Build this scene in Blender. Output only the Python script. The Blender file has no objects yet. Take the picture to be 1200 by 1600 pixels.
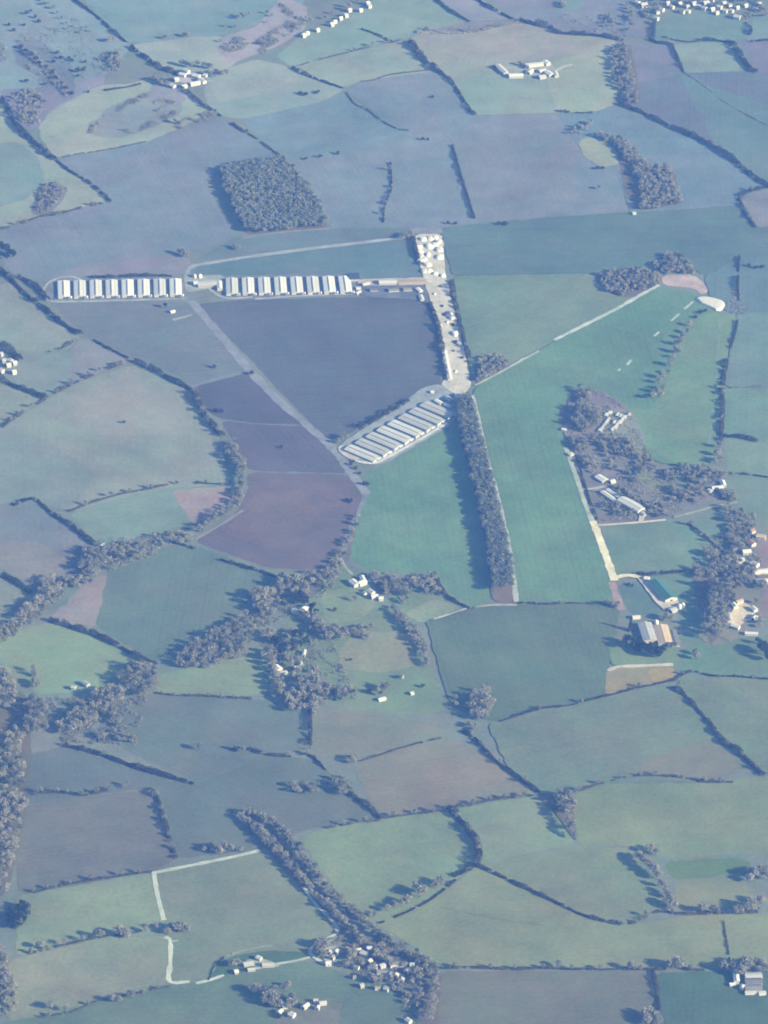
import bpy, math, random
import numpy as np
C = bpy.context.scene.collection
R = math.radians
rng = np.random.default_rng(7)
random.seed(7)
CAL = None          # a number paints every field that grey, for measuring the air
# ------------------------------------------------------------------ camera
FOC, DEP, ROLL, HGT = 7600.0, R(30.0), R(1.0), 3560.0    # focal length in photo pixels (1200 wide)
CAMY = -HGT / math.tan(DEP)
cam_d = bpy.data.cameras.new('camera'); cam = bpy.data.objects.new('camera', cam_d); C.objects.link(cam)
cam.location = (0, CAMY, HGT)
cam.rotation_mode = 'XYZ'
from mathutils import Matrix, Vector
cam.rotation_euler = (Matrix.Rotation(math.pi/2 - DEP, 3, 'X') @ Matrix.Rotation(ROLL, 3, 'Z')).to_euler()
cam_d.sensor_fit = 'VERTICAL'; cam_d.sensor_height = 24; cam_d.lens = 24 * FOC / 1600
cam_d.clip_start = 10; cam_d.clip_end = 60000
bpy.context.scene.camera = cam
def P(x, y):
    """photo pixel -> the point of the ground seen there, in metres"""
    u, v = (x - 600) / FOC, (800 - y) / FOC
    c, s = math.cos(ROLL), math.sin(ROLL)
    u, v = c*u - s*v, s*u + c*v
    dy = math.cos(DEP) + v*math.sin(DEP); dz = -math.sin(DEP) + v*math.cos(DEP)
    t = HGT / -dz
    return (u*t, CAMY + dy*t)
def pts(s):
    return [tuple(float(a) for a in p.split(',')) for p in s.split()]
def W(s):
    return np.array([P(*p) for p in pts(s)])
# ------------------------------------------------------------------ helpers
def tag(o, label=None, cat=None, group=None, kind=None):
    if label: o['label'] = label
    if cat: o['category'] = cat
    if group: o['group'] = group
    if kind: o['kind'] = kind
    return o
def link(name, me, mat=None, parent=None):
    o = bpy.data.objects.new(name, me); C.objects.link(o)
    if mat and me and not me.materials: me.materials.append(mat)
    if parent: o.parent = parent
    return o
def quadmesh(name, V, mat):
    """V: (n,4,3) array of quads"""
    n = len(V); me = bpy.data.meshes.new(name)
    me.vertices.add(4*n); me.vertices.foreach_set('co', np.ascontiguousarray(V, dtype=np.float32).ravel())
    me.loops.add(4*n); me.loops.foreach_set('vertex_index', np.arange(4*n, dtype=np.int32))
    me.polygons.add(n); me.polygons.foreach_set('loop_start', np.arange(0, 4*n, 4, dtype=np.int32))
    me.update(calc_edges=True); me.materials.append(mat)
    return me
def leaf_quads(c, size, squash=1.0):
    """quads of random tilt centred on c (n,3); size scalar or (n,)"""
    n = len(c)
    a = rng.normal(size=(n,3)); a /= np.linalg.norm(a, axis=1)[:,None]
    b = rng.normal(size=(n,3)); b -= (a*b).sum(1)[:,None]*a; b /= np.linalg.norm(b, axis=1)[:,None]
    s = (np.broadcast_to(size, (n,)) * rng.uniform(.65, 1.3, n))[:,None] / 2
    t = s * rng.uniform(.55, 1.0, (n,1)) * squash
    return np.stack([c - a*s - b*t, c + a*s - b*t*.7, c + a*s*.8 + b*t, c - a*s*.9 + b*t*.8], axis=1)
def prism_quads(p0, p1, r0, r1, k=5):
    p0, p1 = np.array(p0, float), np.array(p1, float)
    d = p1 - p0; d /= np.linalg.norm(d)
    a = np.cross(d, [0.31, .77, .12]); a /= np.linalg.norm(a); b = np.cross(d, a)
    out = []
    for i in range(k):
        t0, t1 = 2*math.pi*i/k, 2*math.pi*(i+1)/k
        e0, e1 = math.cos(t0)*a + math.sin(t0)*b, math.cos(t1)*a + math.sin(t1)*b
        out.append([p0+e0*r0, p0+e1*r0, p1+e1*r1, p1+e0*r1])
    return out
def inside(P2, poly):
    x, y = P2[:,0], P2[:,1]; r = np.zeros(len(P2), bool); n = len(poly)
    for i in range(n):
        x0, y0 = poly[i]; x1, y1 = poly[(i+1) % n]
        if y0 == y1: continue
        c = ((y0 > y) != (y1 > y)) & (x < (x1-x0)*(y-y0)/(y1-y0) + x0)
        r ^= c
    return r
def lin(c):
    c = np.array(c, float)/255
    return np.where(c <= .04045, c/12.92, ((c+.055)/1.055)**2.4)
# ------------------------------------------------------------------ materials
def newmat(name):
    m = bpy.data.materials.new(name); m.use_nodes = True
    nt = m.node_tree; b = nt.nodes['Principled BSDF']
    b.inputs['Roughness'].default_value = .9
    b.inputs['Specular IOR Level'].default_value = .15
    return m, nt, b
def nd(nt, t, **k):
    n = nt.nodes.new(t)
    for a, v in k.items(): setattr(n, a, v)
    return n
def mathn(nt, op, a, b=None, c=None):
    n = nd(nt, 'ShaderNodeMath', operation=op)
    for i, v in enumerate((a, b, c)):
        if v is None: continue
        if isinstance(v, (int, float)): n.inputs[i].default_value = v
        else: nt.links.new(v, n.inputs[i])
    return n.outputs[0]
def noise(nt, vec, scale, detail=3, rough=.55):
    n = nd(nt, 'ShaderNodeTexNoise'); n.inputs['Scale'].default_value = scale
    n.inputs['Detail'].default_value = detail; n.inputs['Roughness'].default_value = rough
    nt.links.new(vec, n.inputs['Vector']); return n.outputs['Fac']
def scale_col(nt, col, fac):
    n = nd(nt, 'ShaderNodeVectorMath', operation='SCALE')
    nt.links.new(col, n.inputs[0]); nt.links.new(fac, n.inputs['Scale']); return n.outputs[0]
def wpos(nt):
    return nd(nt, 'ShaderNodeNewGeometry').outputs['Position']
def field_mat():
    """cropped, ploughed or grazed land: own colour, big mottling, soil speckle, working lines"""
    m, nt, b = newmat('field_surface')
    pos = wpos(nt); info = nd(nt, 'ShaderNodeObjectInfo')
    def at(n): return nd(nt, 'ShaderNodeAttribute', attribute_type='OBJECT', attribute_name=n).outputs['Fac']
    n1 = noise(nt, pos, 1/160, 4, .6); n2 = noise(nt, pos, 1/38, 4, .65); n3 = noise(nt, pos, 1/5.5, 3, .7)
    sep = nd(nt, 'ShaderNodeSeparateXYZ'); nt.links.new(pos, sep.inputs[0])
    u = mathn(nt, 'ADD', mathn(nt, 'MULTIPLY', sep.outputs[0], at('row_x')), mathn(nt, 'MULTIPLY', sep.outputs[1], at('row_y')))
    wob = mathn(nt, 'MULTIPLY', n2, 3.0)
    uu = mathn(nt, 'ADD', u, wob)
    st = mathn(nt, 'SINE', mathn(nt, 'MULTIPLY', uu, 2*math.pi/9.0))
    tram = mathn(nt, 'GREATER_THAN', mathn(nt, 'SINE', mathn(nt, 'MULTIPLY', uu, 2*math.pi/26.0)), .93)
    amp = at('row_amp')
    f = mathn(nt, 'MULTIPLY_ADD', mathn(nt, 'SUBTRACT', n1, .5), .9, 1.0)
    f = mathn(nt, 'MULTIPLY_ADD', mathn(nt, 'SUBTRACT', n2, .5), .55, f)
    f = mathn(nt, 'MULTIPLY_ADD', mathn(nt, 'SUBTRACT', n3, .5), .75, f)
    f = mathn(nt, 'MULTIPLY_ADD', mathn(nt, 'MULTIPLY', st, amp), .045, f)
    f = mathn(nt, 'MULTIPLY_ADD', mathn(nt, 'MULTIPLY', tram, amp), -.10, f)
    f = mathn(nt, 'MAXIMUM', f, .15)
    # a drift of hue: damper / drier ground
    hue = nd(nt, 'ShaderNodeMix', data_type='RGBA', blend_type='MULTIPLY')
    cr = nd(nt, 'ShaderNodeValToRGB'); e = cr.color_ramp.elements
    e[0].position = .32; e[0].color = (.91, 1.03, .98, 1); e[1].position = .68; e[1].color = (1.09, .98, .98, 1)
    nt.links.new(noise(nt, pos, 1/95, 3, .6), cr.inputs[0])
    hue.inputs[0].default_value = 1
    nt.links.new(info.outputs['Color'], hue.inputs[6]); nt.links.new(cr.outputs[0], hue.inputs[7])
    nt.links.new(scale_col(nt, hue.outputs[2], f), b.inputs['Base Color'])
    return m
def hard_mat():
    """concrete, gravel and farm tracks: own colour, cracks, tyre dirt"""
    m, nt, b = newmat('worn_concrete')
    pos = wpos(nt); info = nd(nt, 'ShaderNodeObjectInfo')
    n1 = noise(nt, pos, 1/28, 4, .65); n2 = noise(nt, pos, 1/4, 3, .7)
    f = mathn(nt, 'MULTIPLY_ADD', mathn(nt, 'SUBTRACT', n1, .5), 1.2, 1.0)
    f = mathn(nt, 'MULTIPLY_ADD', mathn(nt, 'SUBTRACT', n2, .5), .9, f)
    f = mathn(nt, 'MAXIMUM', f, .2)
    nt.links.new(scale_col(nt, info.outputs['Color'], f), b.inputs['Base Color'])
    return m
def foliage_mat(name, c0, c1, rough=.95):
    m, nt, b = newmat(name); pos = wpos(nt)
    info = nd(nt, 'ShaderNodeObjectInfo')
    mix = nd(nt, 'ShaderNodeMix', data_type='RGBA')
    mix.inputs[6].default_value = (*c0, 1); mix.inputs[7].default_value = (*c1, 1)
    f = mathn(nt, 'MULTIPLY_ADD', mathn(nt, 'SUBTRACT', noise(nt, pos, 1/9, 3, .6), .5), 2.0, .5)
    f = mathn(nt, 'ADD', f, mathn(nt, 'MULTIPLY', mathn(nt, 'SUBTRACT', info.outputs['Random'], .5), .7))
    cl = nd(nt, 'ShaderNodeClamp'); nt.links.new(f, cl.inputs[0])
    nt.links.new(cl.outputs[0], mix.inputs[0]); nt.links.new(mix.outputs[2], b.inputs['Base Color'])
    b.inputs['Roughness'].default_value = rough
    tr = nd(nt, 'ShaderNodeBsdfTranslucent'); mx = nd(nt, 'ShaderNodeMixShader'); mx.inputs[0].default_value = .35
    nt.links.new(mix.outputs[2], tr.inputs['Color'])           # twigs and leaves let light through
    nt.links.new(b.outputs[0], mx.inputs[1]); nt.links.new(tr.outputs[0], mx.inputs[2])
    nt.links.new(mx.outputs[0], nt.nodes['Material Output'].inputs['Surface'])
    return m
def plain_mat(name, col, var=.25, scale=1/2.5, rough=.7, stripes=0):
    m, nt, b = newmat(name); pos = wpos(nt)
    f = mathn(nt, 'MULTIPLY_ADD', mathn(nt, 'SUBTRACT', noise(nt, pos, scale, 4, .65), .5), var*2, 1.0)
    f = mathn(nt, 'MULTIPLY_ADD', mathn(nt, 'SUBTRACT', noise(nt, pos, 1/14, 3, .6), .5), var*1.6, f)
    if stripes:
        tc = nd(nt, 'ShaderNodeTexCoord'); sp = nd(nt, 'ShaderNodeSeparateXYZ'); nt.links.new(tc.outputs['Object'], sp.inputs[0])
        f = mathn(nt, 'MULTIPLY_ADD', mathn(nt, 'GREATER_THAN', mathn(nt, 'SINE', mathn(nt, 'MULTIPLY', sp.outputs[0], 2*math.pi/stripes)), .8), -.18, f)
    f = mathn(nt, 'MULTIPLY', f, mathn(nt, 'MULTIPLY_ADD', nd(nt, 'ShaderNodeObjectInfo').outputs['Random'], .36, .80))
    rgb = nd(nt, 'ShaderNodeRGB'); rgb.outputs[0].default_value = (*col, 1)
    nt.links.new(scale_col(nt, rgb.outputs[0], f), b.inputs['Base Color'])
    b.inputs['Roughness'].default_value = rough
    return m
M = dict(
    field=field_mat(), hard=hard_mat(),
    twig=foliage_mat('bare_twigs', (.23,.248,.228), (.40,.405,.37)),
    belt=foliage_mat('belt_twigs', (.16,.205,.195), (.29,.335,.315)),
    hedge=foliage_mat('hedge_leaves', (.030,.036,.024), (.095,.092,.062)),
    dim=foliage_mat('dark_twigs', (.085,.11,.10), (.15,.17,.155)),
    thorn=foliage_mat('bare_thorn', (.085,.09,.07), (.20,.195,.16)),
    ever=foliage_mat('evergreen_leaves', (.018,.030,.016), (.045,.065,.03)),
    pale=foliage_mat('pale_buds', (.22,.24,.18), (.37,.37,.29)),
    bark=plain_mat('bark', (.10,.08,.065)),
    white_roof=plain_mat('white_sheet_roof', (.60,.655,.71), .12, stripes=7.0, rough=.5),
    pale_roof=plain_mat('pale_cement_roof', (.48,.53,.58), .18, stripes=6.0),
    grey_roof=plain_mat('grey_slate_roof', (.20,.21,.23), .25),
    tan_roof=plain_mat('buff_roof', (.50,.42,.32), .2, stripes=6.0),
    red_roof=plain_mat('tile_roof', (.36,.20,.14), .25),
    green_roof=plain_mat('green_sheet_roof', (.06,.17,.15), .2, stripes=6.0, rough=.45),
    dark_roof=plain_mat('dark_sheet_roof', (.05,.07,.13), .2, rough=.5),
    white_wall=plain_mat('white_wall', (.50,.51,.52), .12),
    grey_wall=plain_mat('grey_wall', (.38,.37,.35), .15),
    brick_wall=plain_mat('brick_wall', (.30,.19,.14), .2),
    door=plain_mat('dark_door', (.07,.07,.08), .1),
    vent=plain_mat('vent_metal', (.55,.56,.57), .1, rough=.4),
    sheet=plain_mat('white_plastic_sheeting', (.74,.76,.77), .08, rough=.35),
    steel=plain_mat('galvanised_steel', (.62,.63,.64), .1, rough=.35),
    soil=plain_mat('heaped_soil', (.06,.055,.06), .3),
)
# ------------------------------------------------------------------ the air-and-light model that turns a seen colour into the land's own colour
AIR = dict(top=((.0595,.127,.307), (1.20,1.11,.775)), bot=((.043,.092,.231), (1.18,1.12,.82)))
def own_colour(rgb, y):
    r, g, b = rgb
    low = min(max((y-850)/300, 0), 1); far = min(max((y-1000)/350, 0), 1)
    if g < 200: r, g, b = r - 5*far, g - 6*far, b - 12*low - 2       # the photo's own warmer, darker lower half
    if g - r > 34: r += 8
    rgb = (r, g, b)
    k = min(max(y/1600, 0), 1)
    A = np.array(AIR['top'][0])*(1-k) + np.array(AIR['bot'][0])*k
    K = np.array(AIR['top'][1])*(1-k) + np.array(AIR['bot'][1])*k
    a = np.clip((lin(rgb) - A)/K, .012, .9)
    return a
# ------------------------------------------------------------------ land patches
LAYERS = []
GRID = None
def smooth_poly(w, closed=True, it=1, step=9.0, jit=1.6):
    """cut the corners a little, then subdivide and roughen the edge"""
    w = [np.array(p) for p in w]; n = len(w); out = []
    for i in range(n):
        p, q, r = w[i-1], w[i], w[(i+1) % n]
        a = q + (p-q)*min(.25, 8/max(np.linalg.norm(p-q), 1e-6)); b = q + (r-q)*min(.25, 8/max(np.linalg.norm(r-q), 1e-6))
        out += [a, b]
    res = []
    for i in range(len(out)):
        a, b = out[i], out[(i+1) % len(out)]; L = np.linalg.norm(b-a); k = max(1, int(L/step))
        for j in range(k):
            q = a + (b-a)*j/k
            res.append(q + rng.normal(0, jit*.6, 2) if j else q)
    return np.array(res)
def layer_of(poly):
    global LAYERS
    mn, mx = poly.min(0), poly.max(0); z = 0
    for (mn2, mx2, poly2, z2) in LAYERS:
        if (mn > mx2).any() or (mn2 > mx).any() or z2 < z: continue
        lo, hi = np.maximum(mn, mn2), np.minimum(mx, mx2)
        g = np.stack(np.meshgrid(np.linspace(lo[0], hi[0], 14), np.linspace(lo[1], hi[1], 14)), -1).reshape(-1, 2)
        hit = (inside(g, poly) & inside(g, poly2)).any() or inside(poly, poly2).any() or inside(poly2, poly).any()
        if hit: z = z2 + 1
    LAYERS.append((mn, mx, poly, z))
    return .10 + .06*z
def patch(name, poly, rgb, yc, mat, rowdir=None, amp=0.0, jit=1.6):
    poly = smooth_poly(poly, jit=jit) if jit else np.array(poly)
    z = layer_of(poly)
    me = bpy.data.meshes.new(name)
    me.from_pydata([(p[0], p[1], z) for p in poly], [], [list(range(len(poly)))])
    if sum(poly[i-1][0]*poly[i][1] - poly[i][0]*poly[i-1][1] for i in range(len(poly))) < 0:
        me.flip_normals()
    o = link(name, me, mat)
    a = own_colour(rgb, yc) if CAL is None else np.array([CAL]*3)
    o.color = (*a, 1); o['kind'] = 'structure'
    if rowdir is None: rowdir = rng.uniform(0, math.pi)
    o['row_x'] = math.cos(rowdir); o['row_y'] = math.sin(rowdir); o['row_amp'] = float(amp)
    return o
def field(rgb, s, amp=.6, row=None, name='field', jit=1.6):
    q = pts(s); yc = sum(p[1] for p in q)/len(q)
    w = W(s)
    if row is None:                        # worked along its longest side
        e = max(range(len(w)), key=lambda i: np.linalg.norm(w[i]-w[i-1])); d = w[e]-w[e-1]
        ang = math.atan2(d[1], d[0]) + math.pi/2
    else:
        (a, b) = W(row); d = b-a; ang = math.atan2(d[1], d[0]) + math.pi/2
    return patch(name, w, rgb, yc, M['field'], ang, amp, jit)
def ribbon_outline(w, width, jit=.12):
    """outline of a strip along the polyline w"""
    w = resample(w, 8.0); n = len(w)
    t = np.gradient(w, axis=0); t /= np.linalg.norm(t, axis=1)[:,None]
    nrm = np.stack([-t[:,1], t[:,0]], 1)
    h = width/2*(1 + rng.normal(0, jit, (n,1)))
    return np.concatenate([w + nrm*h, (w - nrm*h)[::-1]])
def resample(w, step):
    w = np.array(w, float)
    # Catmull-Rom through the points, then even steps
    if len(w) > 2:
        p = np.vstack([2*w[0]-w[1], w, 2*w[-1]-w[-2]]); out = []
        for i in range(1, len(p)-2):
            for t in np.linspace(0, 1, 8, endpoint=False):
                a, b, c, d = p[i-1], p[i], p[i+1], p[i+2]
                out.append(.5*((2*b) + (c-a)*t + (2*a-5*b+4*c-d)*t*t + (3*b-a-3*c+d)*t**3))
        out.append(w[-1]); w = np.array(out)
    s = np.r_[0, np.cumsum(np.linalg.norm(np.diff(w, axis=0), axis=1))]
    n = max(2, int(round(s[-1]/step))+1); q = np.linspace(0, s[-1], n)
    return np.stack([np.interp(q, s, w[:,0]), np.interp(q, s, w[:,1])], 1)
def track(rgb, s, width, name='track', mat='hard'):
    q = pts(s); yc = sum(p[1] for p in q)/len(q)
    return patch(name, ribbon_outline(W(s), width), rgb, yc, M[mat], 0, 0, 0)
def track(rgb, s, width, name='track', mat='hard', jit=.13):
    q = pts(s); yc = sum(p[1] for p in q)/len(q)
    o = ribbon_outline(W(s), width, jit); n = len(o)//2
    z = layer_of(o)
    me = bpy.data.meshes.new(name)
    f = [(i, i+1, 2*n-2-i, 2*n-1-i) for i in range(n-1)]
    me.from_pydata([(p[0], p[1], z) for p in o], [], f)
    me.update()
    if me.polygons[0].normal.z < 0: me.flip_normals()
    ob = link(name, me, M[mat])
    a = own_colour(rgb, yc) if CAL is None else np.array([CAL]*3)
    ob.color = (*a, 1); ob['kind'] = 'structure'
    ob['row_x'] = 1.0; ob['row_y'] = 0.0; ob['row_amp'] = 0.0
    return ob
# ------------------------------------------------------------------ ground, light, air
def ground_sheet():
    me = bpy.data.meshes.new('ground'); s = 14000
    me.from_pydata([(-s,-s,0),(s,-s,0),(s,s,0),(-s,s,0)], [], [(0,1,2,3)])
    o = link('ground', me, M['field'])
    a = own_colour((134,155,174), 800) if CAL is None else np.array([CAL]*3)
    o.color = (*a, 1); o['kind'] = 'structure'; o['row_x'] = 1.0; o['row_y'] = 0.0; o['row_amp'] = 0.0
ground_sheet()
# ---- fields, back to front of the drawing order (later ones lie on top); colours are those seen in the photo
# top left
field((146,172,196), "-40,-40 112,-10 182,52 205,75 165,118 60,150 0,150 -40,160", .1)
field((150,165,196), "0,150 60,140 165,115 160,140 90,168 62,190 40,205 18,185", .1)
field((138,170,192), "112,-20 480,-20 470,25 400,40 355,55 300,58 235,68 200,66 178,48", .3)
field((163,182,196), "205,70 300,58 350,56 345,75 380,90 350,112 300,112 278,114 240,98", .2)
field((166,174,200), "345,58 400,42 440,-5 480,10 478,45 440,70 400,85 360,100 340,80", .1)
field((163,183,192), "60,190 90,168 160,132 200,132 235,122 290,140 335,175 230,222 88,247 62,215", .1)
field((152,176,192), "325,165 318,135 350,112 400,95 455,106 540,140 500,160 420,180 378,186 345,182", .3)
field((160,180,194), "320,120 400,92 450,104 470,125 400,150 340,160", .2)
field((146,175,188), "457,105 430,88 478,50 560,18 600,-20 675,-10 733,33 668,48 640,58 520,86", .3)
field((154,176,188), "457,106 520,88 640,60 655,90 678,112 600,122 560,128 536,137 505,128", .3)
field((133,162,190), "378,187 500,160 541,143 575,172 640,205 610,222 530,240 445,252 415,228", .5)
field((137,160,189), "541,143 560,128 678,112 705,128 742,182 800,180 872,178 905,232 965,258 980,330 860,340 700,352 690,368 640,365 575,355 515,358 470,280 447,252 530,240 615,222 640,205 580,172", .5)
field((142,160,188), "740,182 872,178 905,232 900,300 860,338 745,345 710,230", .4)
field((160,176,188), "640,60 668,47 740,50 812,36 890,54 962,62 962,90 945,160 870,176 740,180 715,140 690,112 655,85", .3)
field((166,175,190), "650,68 668,47 740,50 812,36 890,54 900,75 840,95 780,95 720,90", .2)
field((150,176,188), "705,120 780,118 850,118 870,175 742,180 720,150", .2)
field((163,182,188), "850,112 880,90 960,80 968,130 960,165 925,176 872,176", .2)
field((150,160,188), "668,48 733,34 800,36 812,34 740,50", .1)
field((152,166,194), "675,-10 740,-10 800,30 733,33", .2)
field((140,158,190), "740,-20 1010,-20 1005,60 900,52 812,32", .1)
field((132,165,186), "868,-10 910,-10 912,15 868,18", .2)
field((126,160,180), "1022,34 1060,22 1120,18 1150,26 1168,38 1172,54 1145,68 1100,66 1060,64 1020,60", .3)
field((150,174,188), "1050,70 1100,66 1145,68 1158,92 1172,110 1120,112 1070,114", .3)
field((138,152,186), "975,66 1048,70 1068,113 1040,120 985,135 968,160 968,120", .4)
field((138,150,186), "1150,62 1200,55 1240,60 1240,110 1185,115 1165,80", .4)
field((135,165,186), "1172,28 1230,20 1230,60 1165,64 1176,50", .3)
field((124,146,180), "968,162 985,133 1070,114 1240,112 1240,310 1200,288 1145,248 1080,212 1010,180", .6)
field((122,155,180), "1060,116 1240,180 1240,310 1200,288 1145,248 1120,230", .5)
field((130,158,188), "870,178 925,177 965,163 1010,182 1080,214 1145,250 1200,293 1185,298 1155,310 1165,320 1060,328 985,332 960,258 905,230", .5)
field((160,180,184), "903,222 920,214 940,217 966,240 970,256 940,262 912,246", .2)
field((148,158,186), "1157,310 1185,299 1240,300 1240,365 1182,356 1163,328", .4)
field((150,168,190), "140,205 165,170 205,152 260,140 285,150 285,175 240,200 190,215 150,214", 0, name='rough_ground')
field((150,164,192), "240,128 285,140 292,160 250,165 230,150", 0, name='rough_ground')
field((134,156,188), "20,70 60,60 112,100 118,150 90,160 60,120 25,100", 0, name='rough_ground')
field((140,154,190), "0,140 60,138 100,120 120,150 80,170 60,200 40,205 10,170", 0, name='rough_ground')
# left middle
field((138,168,187), "-40,225 30,222 65,250 70,285 40,312 -40,335", .2)
field((158,178,188), "-40,170 0,160 30,206 88,252 170,314 100,332 0,356 -40,356 -40,335 40,312 70,285 62,250 30,222 -40,226", .1)
field((137,158,188), "88,250 230,222 340,184 415,226 445,252 345,265 320,290 370,368 290,400 160,432 60,440 20,430 0,405 -40,398 -40,362 0,358 90,336 172,316", .5)
field((146,158,188), "60,440 130,412 290,398 300,415 288,430 110,432", .3)
field((118,150,178), "312,412 630,374 652,392 664,438 560,440 440,430 330,432 300,430", .3)
field((125,152,180), "300,408 370,370 512,358 640,356 640,366 420,394", .3)
field((115,147,173), "688,356 860,340 985,332 1060,328 1165,320 1182,356 1240,350 1240,400 1152,404 1100,432 1060,402 1000,418 920,428 708,432 697,400", .7)
field((118,150,178), "1100,432 1152,404 1240,400 1240,490 1140,490 1110,470", .5)
field((124,161,172), "708,432 920,428 935,455 985,468 1028,448 870,530 742,600 725,540", .5)
field((112,160,168), "742,606 870,532 1030,448 1092,460 1130,492 1152,490 1135,560 1118,650 1118,728 1030,725 990,690 930,640 895,610 870,650 885,700 920,800 960,905 962,945 806,942 790,840 750,680 738,622", .6)
field((122,165,170), "1060,505 1110,490 1150,492 1118,650 1116,726 1050,722 990,685 975,640 1020,640 1050,570", .2)
field((118,158,176), "1152,490 1240,488 1240,605 1133,606 1140,550", .4)
field((120,162,174), "1132,608 1240,606 1240,690 1183,691 1130,682", .4)
field((124,164,174), "1130,684 1183,692 1240,692 1240,748 1140,742 1136,728", .3)
field((120,158,172), "1140,744 1240,750 1240,800 1180,815 1150,790 1130,770", .3)
# heart of the old airfield
field((129,149,177), "84,474 290,470 345,535 395,578 300,604 270,582 200,555 127,522", .5)
field((114,134,169), "304,476 350,470 560,464 668,468 684,500 690,600 640,622 600,642 520,696 440,615 390,560", .8, row="310,476 560,464")
field((110,127,166), "302,605 395,580 440,625 480,666 400,662 345,655 320,640", .6)
field((116,130,168), "345,657 400,663 482,667 545,740 400,736 380,730 365,690", .6)
field((124,132,166), "385,742 400,737 545,742 570,770 548,830 520,880 490,892 420,888 303,846 370,800 388,765", .5)
field((130,135,166), "400,770 470,765 500,800 460,860 400,850 350,835", .3)
field((112,160,168), "575,735 600,728 700,668 716,668 722,700 745,800 770,935 735,952 700,925 684,898 640,896 585,897 545,870 552,820 565,790", .6)
# left
field((150,170,184), "-40,460 20,440 62,482 127,524 110,545 60,552 0,545 -40,540", .2)
field((142,165,182), "-40,552 60,550 110,548 110,590 70,620 30,606 -40,580", .2)
field((146,160,184), "110,545 130,526 200,560 195,570 120,598 108,590", .3)
field((152,170,182), "-40,590 0,595 65,620 62,630 5,662 -40,665", .2)
field((148,167,181), "-40,668 5,665 62,632 120,598 205,570 300,612 330,662 350,700 352,757 265,764 110,800 60,782 20,788 -40,792", .3)
field((154,168,184), "62,640 205,575 300,620 300,680 150,680", .2)
field((140,163,180), "-40,680 60,680 150,740 110,795 20,786 -40,790", .3)
field((134,152,178), "-40,792 52,782 92,800 150,853 120,900 62,918 -40,890", .4)
field((145,155,178), "-40,860 60,845 110,880 95,905 40,910", .2)
field((136,165,178), "108,802 230,768 300,758 300,815 240,838 170,850 152,852", .4)
field((166,164,184), "266,766 356,760 360,785 322,812 300,818", .1)
field((120,148,170), "165,898 178,868 250,856 300,850 400,888 440,905 385,952 300,1005 245,1036 148,978", .6)
field((157,160,184), "76,966 140,905 170,895 148,982 110,978", .1)
field((144,163,180), "-40,895 50,928 60,945 30,975 -40,985", .2)
field((140,168,176), "-40,1010 30,985 78,972 150,995 240,1040 205,1072 160,1078 60,1085 30,1060 -40,1040", .2)
field((140,166,176), "245,1055 290,1045 385,1025 420,1000 440,1040 420,1085 350,1090 245,1083", .2)
# lower left
field((124,147,178), "165,1110 200,1088 245,1084 350,1091 480,1098 484,1172 420,1180 300,1224 195,1170 150,1145", .4)
field((120,143,176), "40,1180 100,1166 200,1196 300,1226 230,1232 130,1243 40,1258", .4)
field((130,145,174), "40,1258 130,1243 232,1234 250,1270 276,1342 240,1362 30,1398 22,1320", .4)
field((122,144,174), "234,1232 300,1226 420,1180 490,1186 575,1262 590,1282 480,1296 420,1320 405,1328 278,1342 255,1270", .4)
field((146,170,178), "25,1400 240,1363 262,1460 165,1464 25,1496", .2)
field((150,168,179), "15,1500 165,1465 263,1462 268,1540 60,1588 20,1600 -10,1560", .1)
field((138,160,174), "243,1364 405,1330 440,1355 476,1388 525,1452 488,1480 430,1500 400,1510 335,1530 268,1536 258,1440", .2)
field((116,153,170), "-40,1640 -20,1600 60,1590 268,1541 330,1530 480,1500 560,1530 650,1560 680,1640", .4)
field((96,140,160), "325,1530 335,1512 360,1495 420,1485 480,1488 488,1498 430,1508 380,1520", .1)
field((134,150,172), "390,1640 440,1590 470,1560 540,1560 525,1600 520,1640", .1)
# lower middle
field((132,160,172), "490,892 545,880 560,905 600,945 680,1050 695,1110 640,1120 520,1105 480,1090 440,1060 440,1000 460,950", .1)
field((146,168,174), "500,925 560,915 590,945 560,970 510,975", .1)
field((152,166,176), "560,985 640,990 650,1040 600,1052 530,1045 530,1015", .05)
field((134,162,172), "590,912 640,915 700,925 735,950 700,962 650,975 610,940", .1)
field((150,172,178), "630,960 680,935 715,950 690,964 660,975", .05)
field((138,155,178), "500,1112 560,1112 690,1132 705,1152 640,1165 560,1192 490,1184 486,1120", .3)
field((145,154,176), "552,1196 640,1166 703,1153 770,1188 838,1242 760,1252 610,1276 580,1258", .4)
field((115,143,167), "664,970 700,962 745,948 806,944 970,945 958,1010 945,1090 850,1108 782,1128 740,1120 700,1095 690,1060", .6)
field((131,155,176), "762,1132 782,1128 953,1088 1053,1064 1113,1136 1165,1205 1100,1222 950,1224 885,1242 838,1240 790,1195", .4)
field((141,153,175), "1000,1190 1120,1150 1160,1203 1100,1220 1000,1210", .1)
field((130,155,174), "1055,1066 1115,1057 1240,1064 1240,1205 1192,1210 1150,1170 1113,1136", .4)
field((122,156,172), "1070,1010 1100,1000 1240,990 1240,1062 1115,1056 1062,1050", .3)
field((122,158,170), "952,1000 1060,1005 1062,1045 955,1042", .2)
field((158,160,170), "948,1046 1050,1040 1062,1060 1000,1075 945,1088", .1)
field((172,166,168), "1008,1048 1050,1042 1058,1058 1022,1068", .05)
field((116,147,172), "966,912 1000,908 1020,932 1040,956 1020,963 982,959", .2)
field((118,158,170), "942,823 1040,815 1072,818 1140,880 1070,890 1000,897 960,900", .4)
field((120,156,172), "1075,812 1150,786 1140,830 1130,860", .2)
field((122,155,172), "1010,900 1070,892 1100,900 1095,1000 1062,1005 1060,950", .2)
field((134,146,172), "922,770 945,762 965,765 1030,800 1038,812 934,820", .1)
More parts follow.
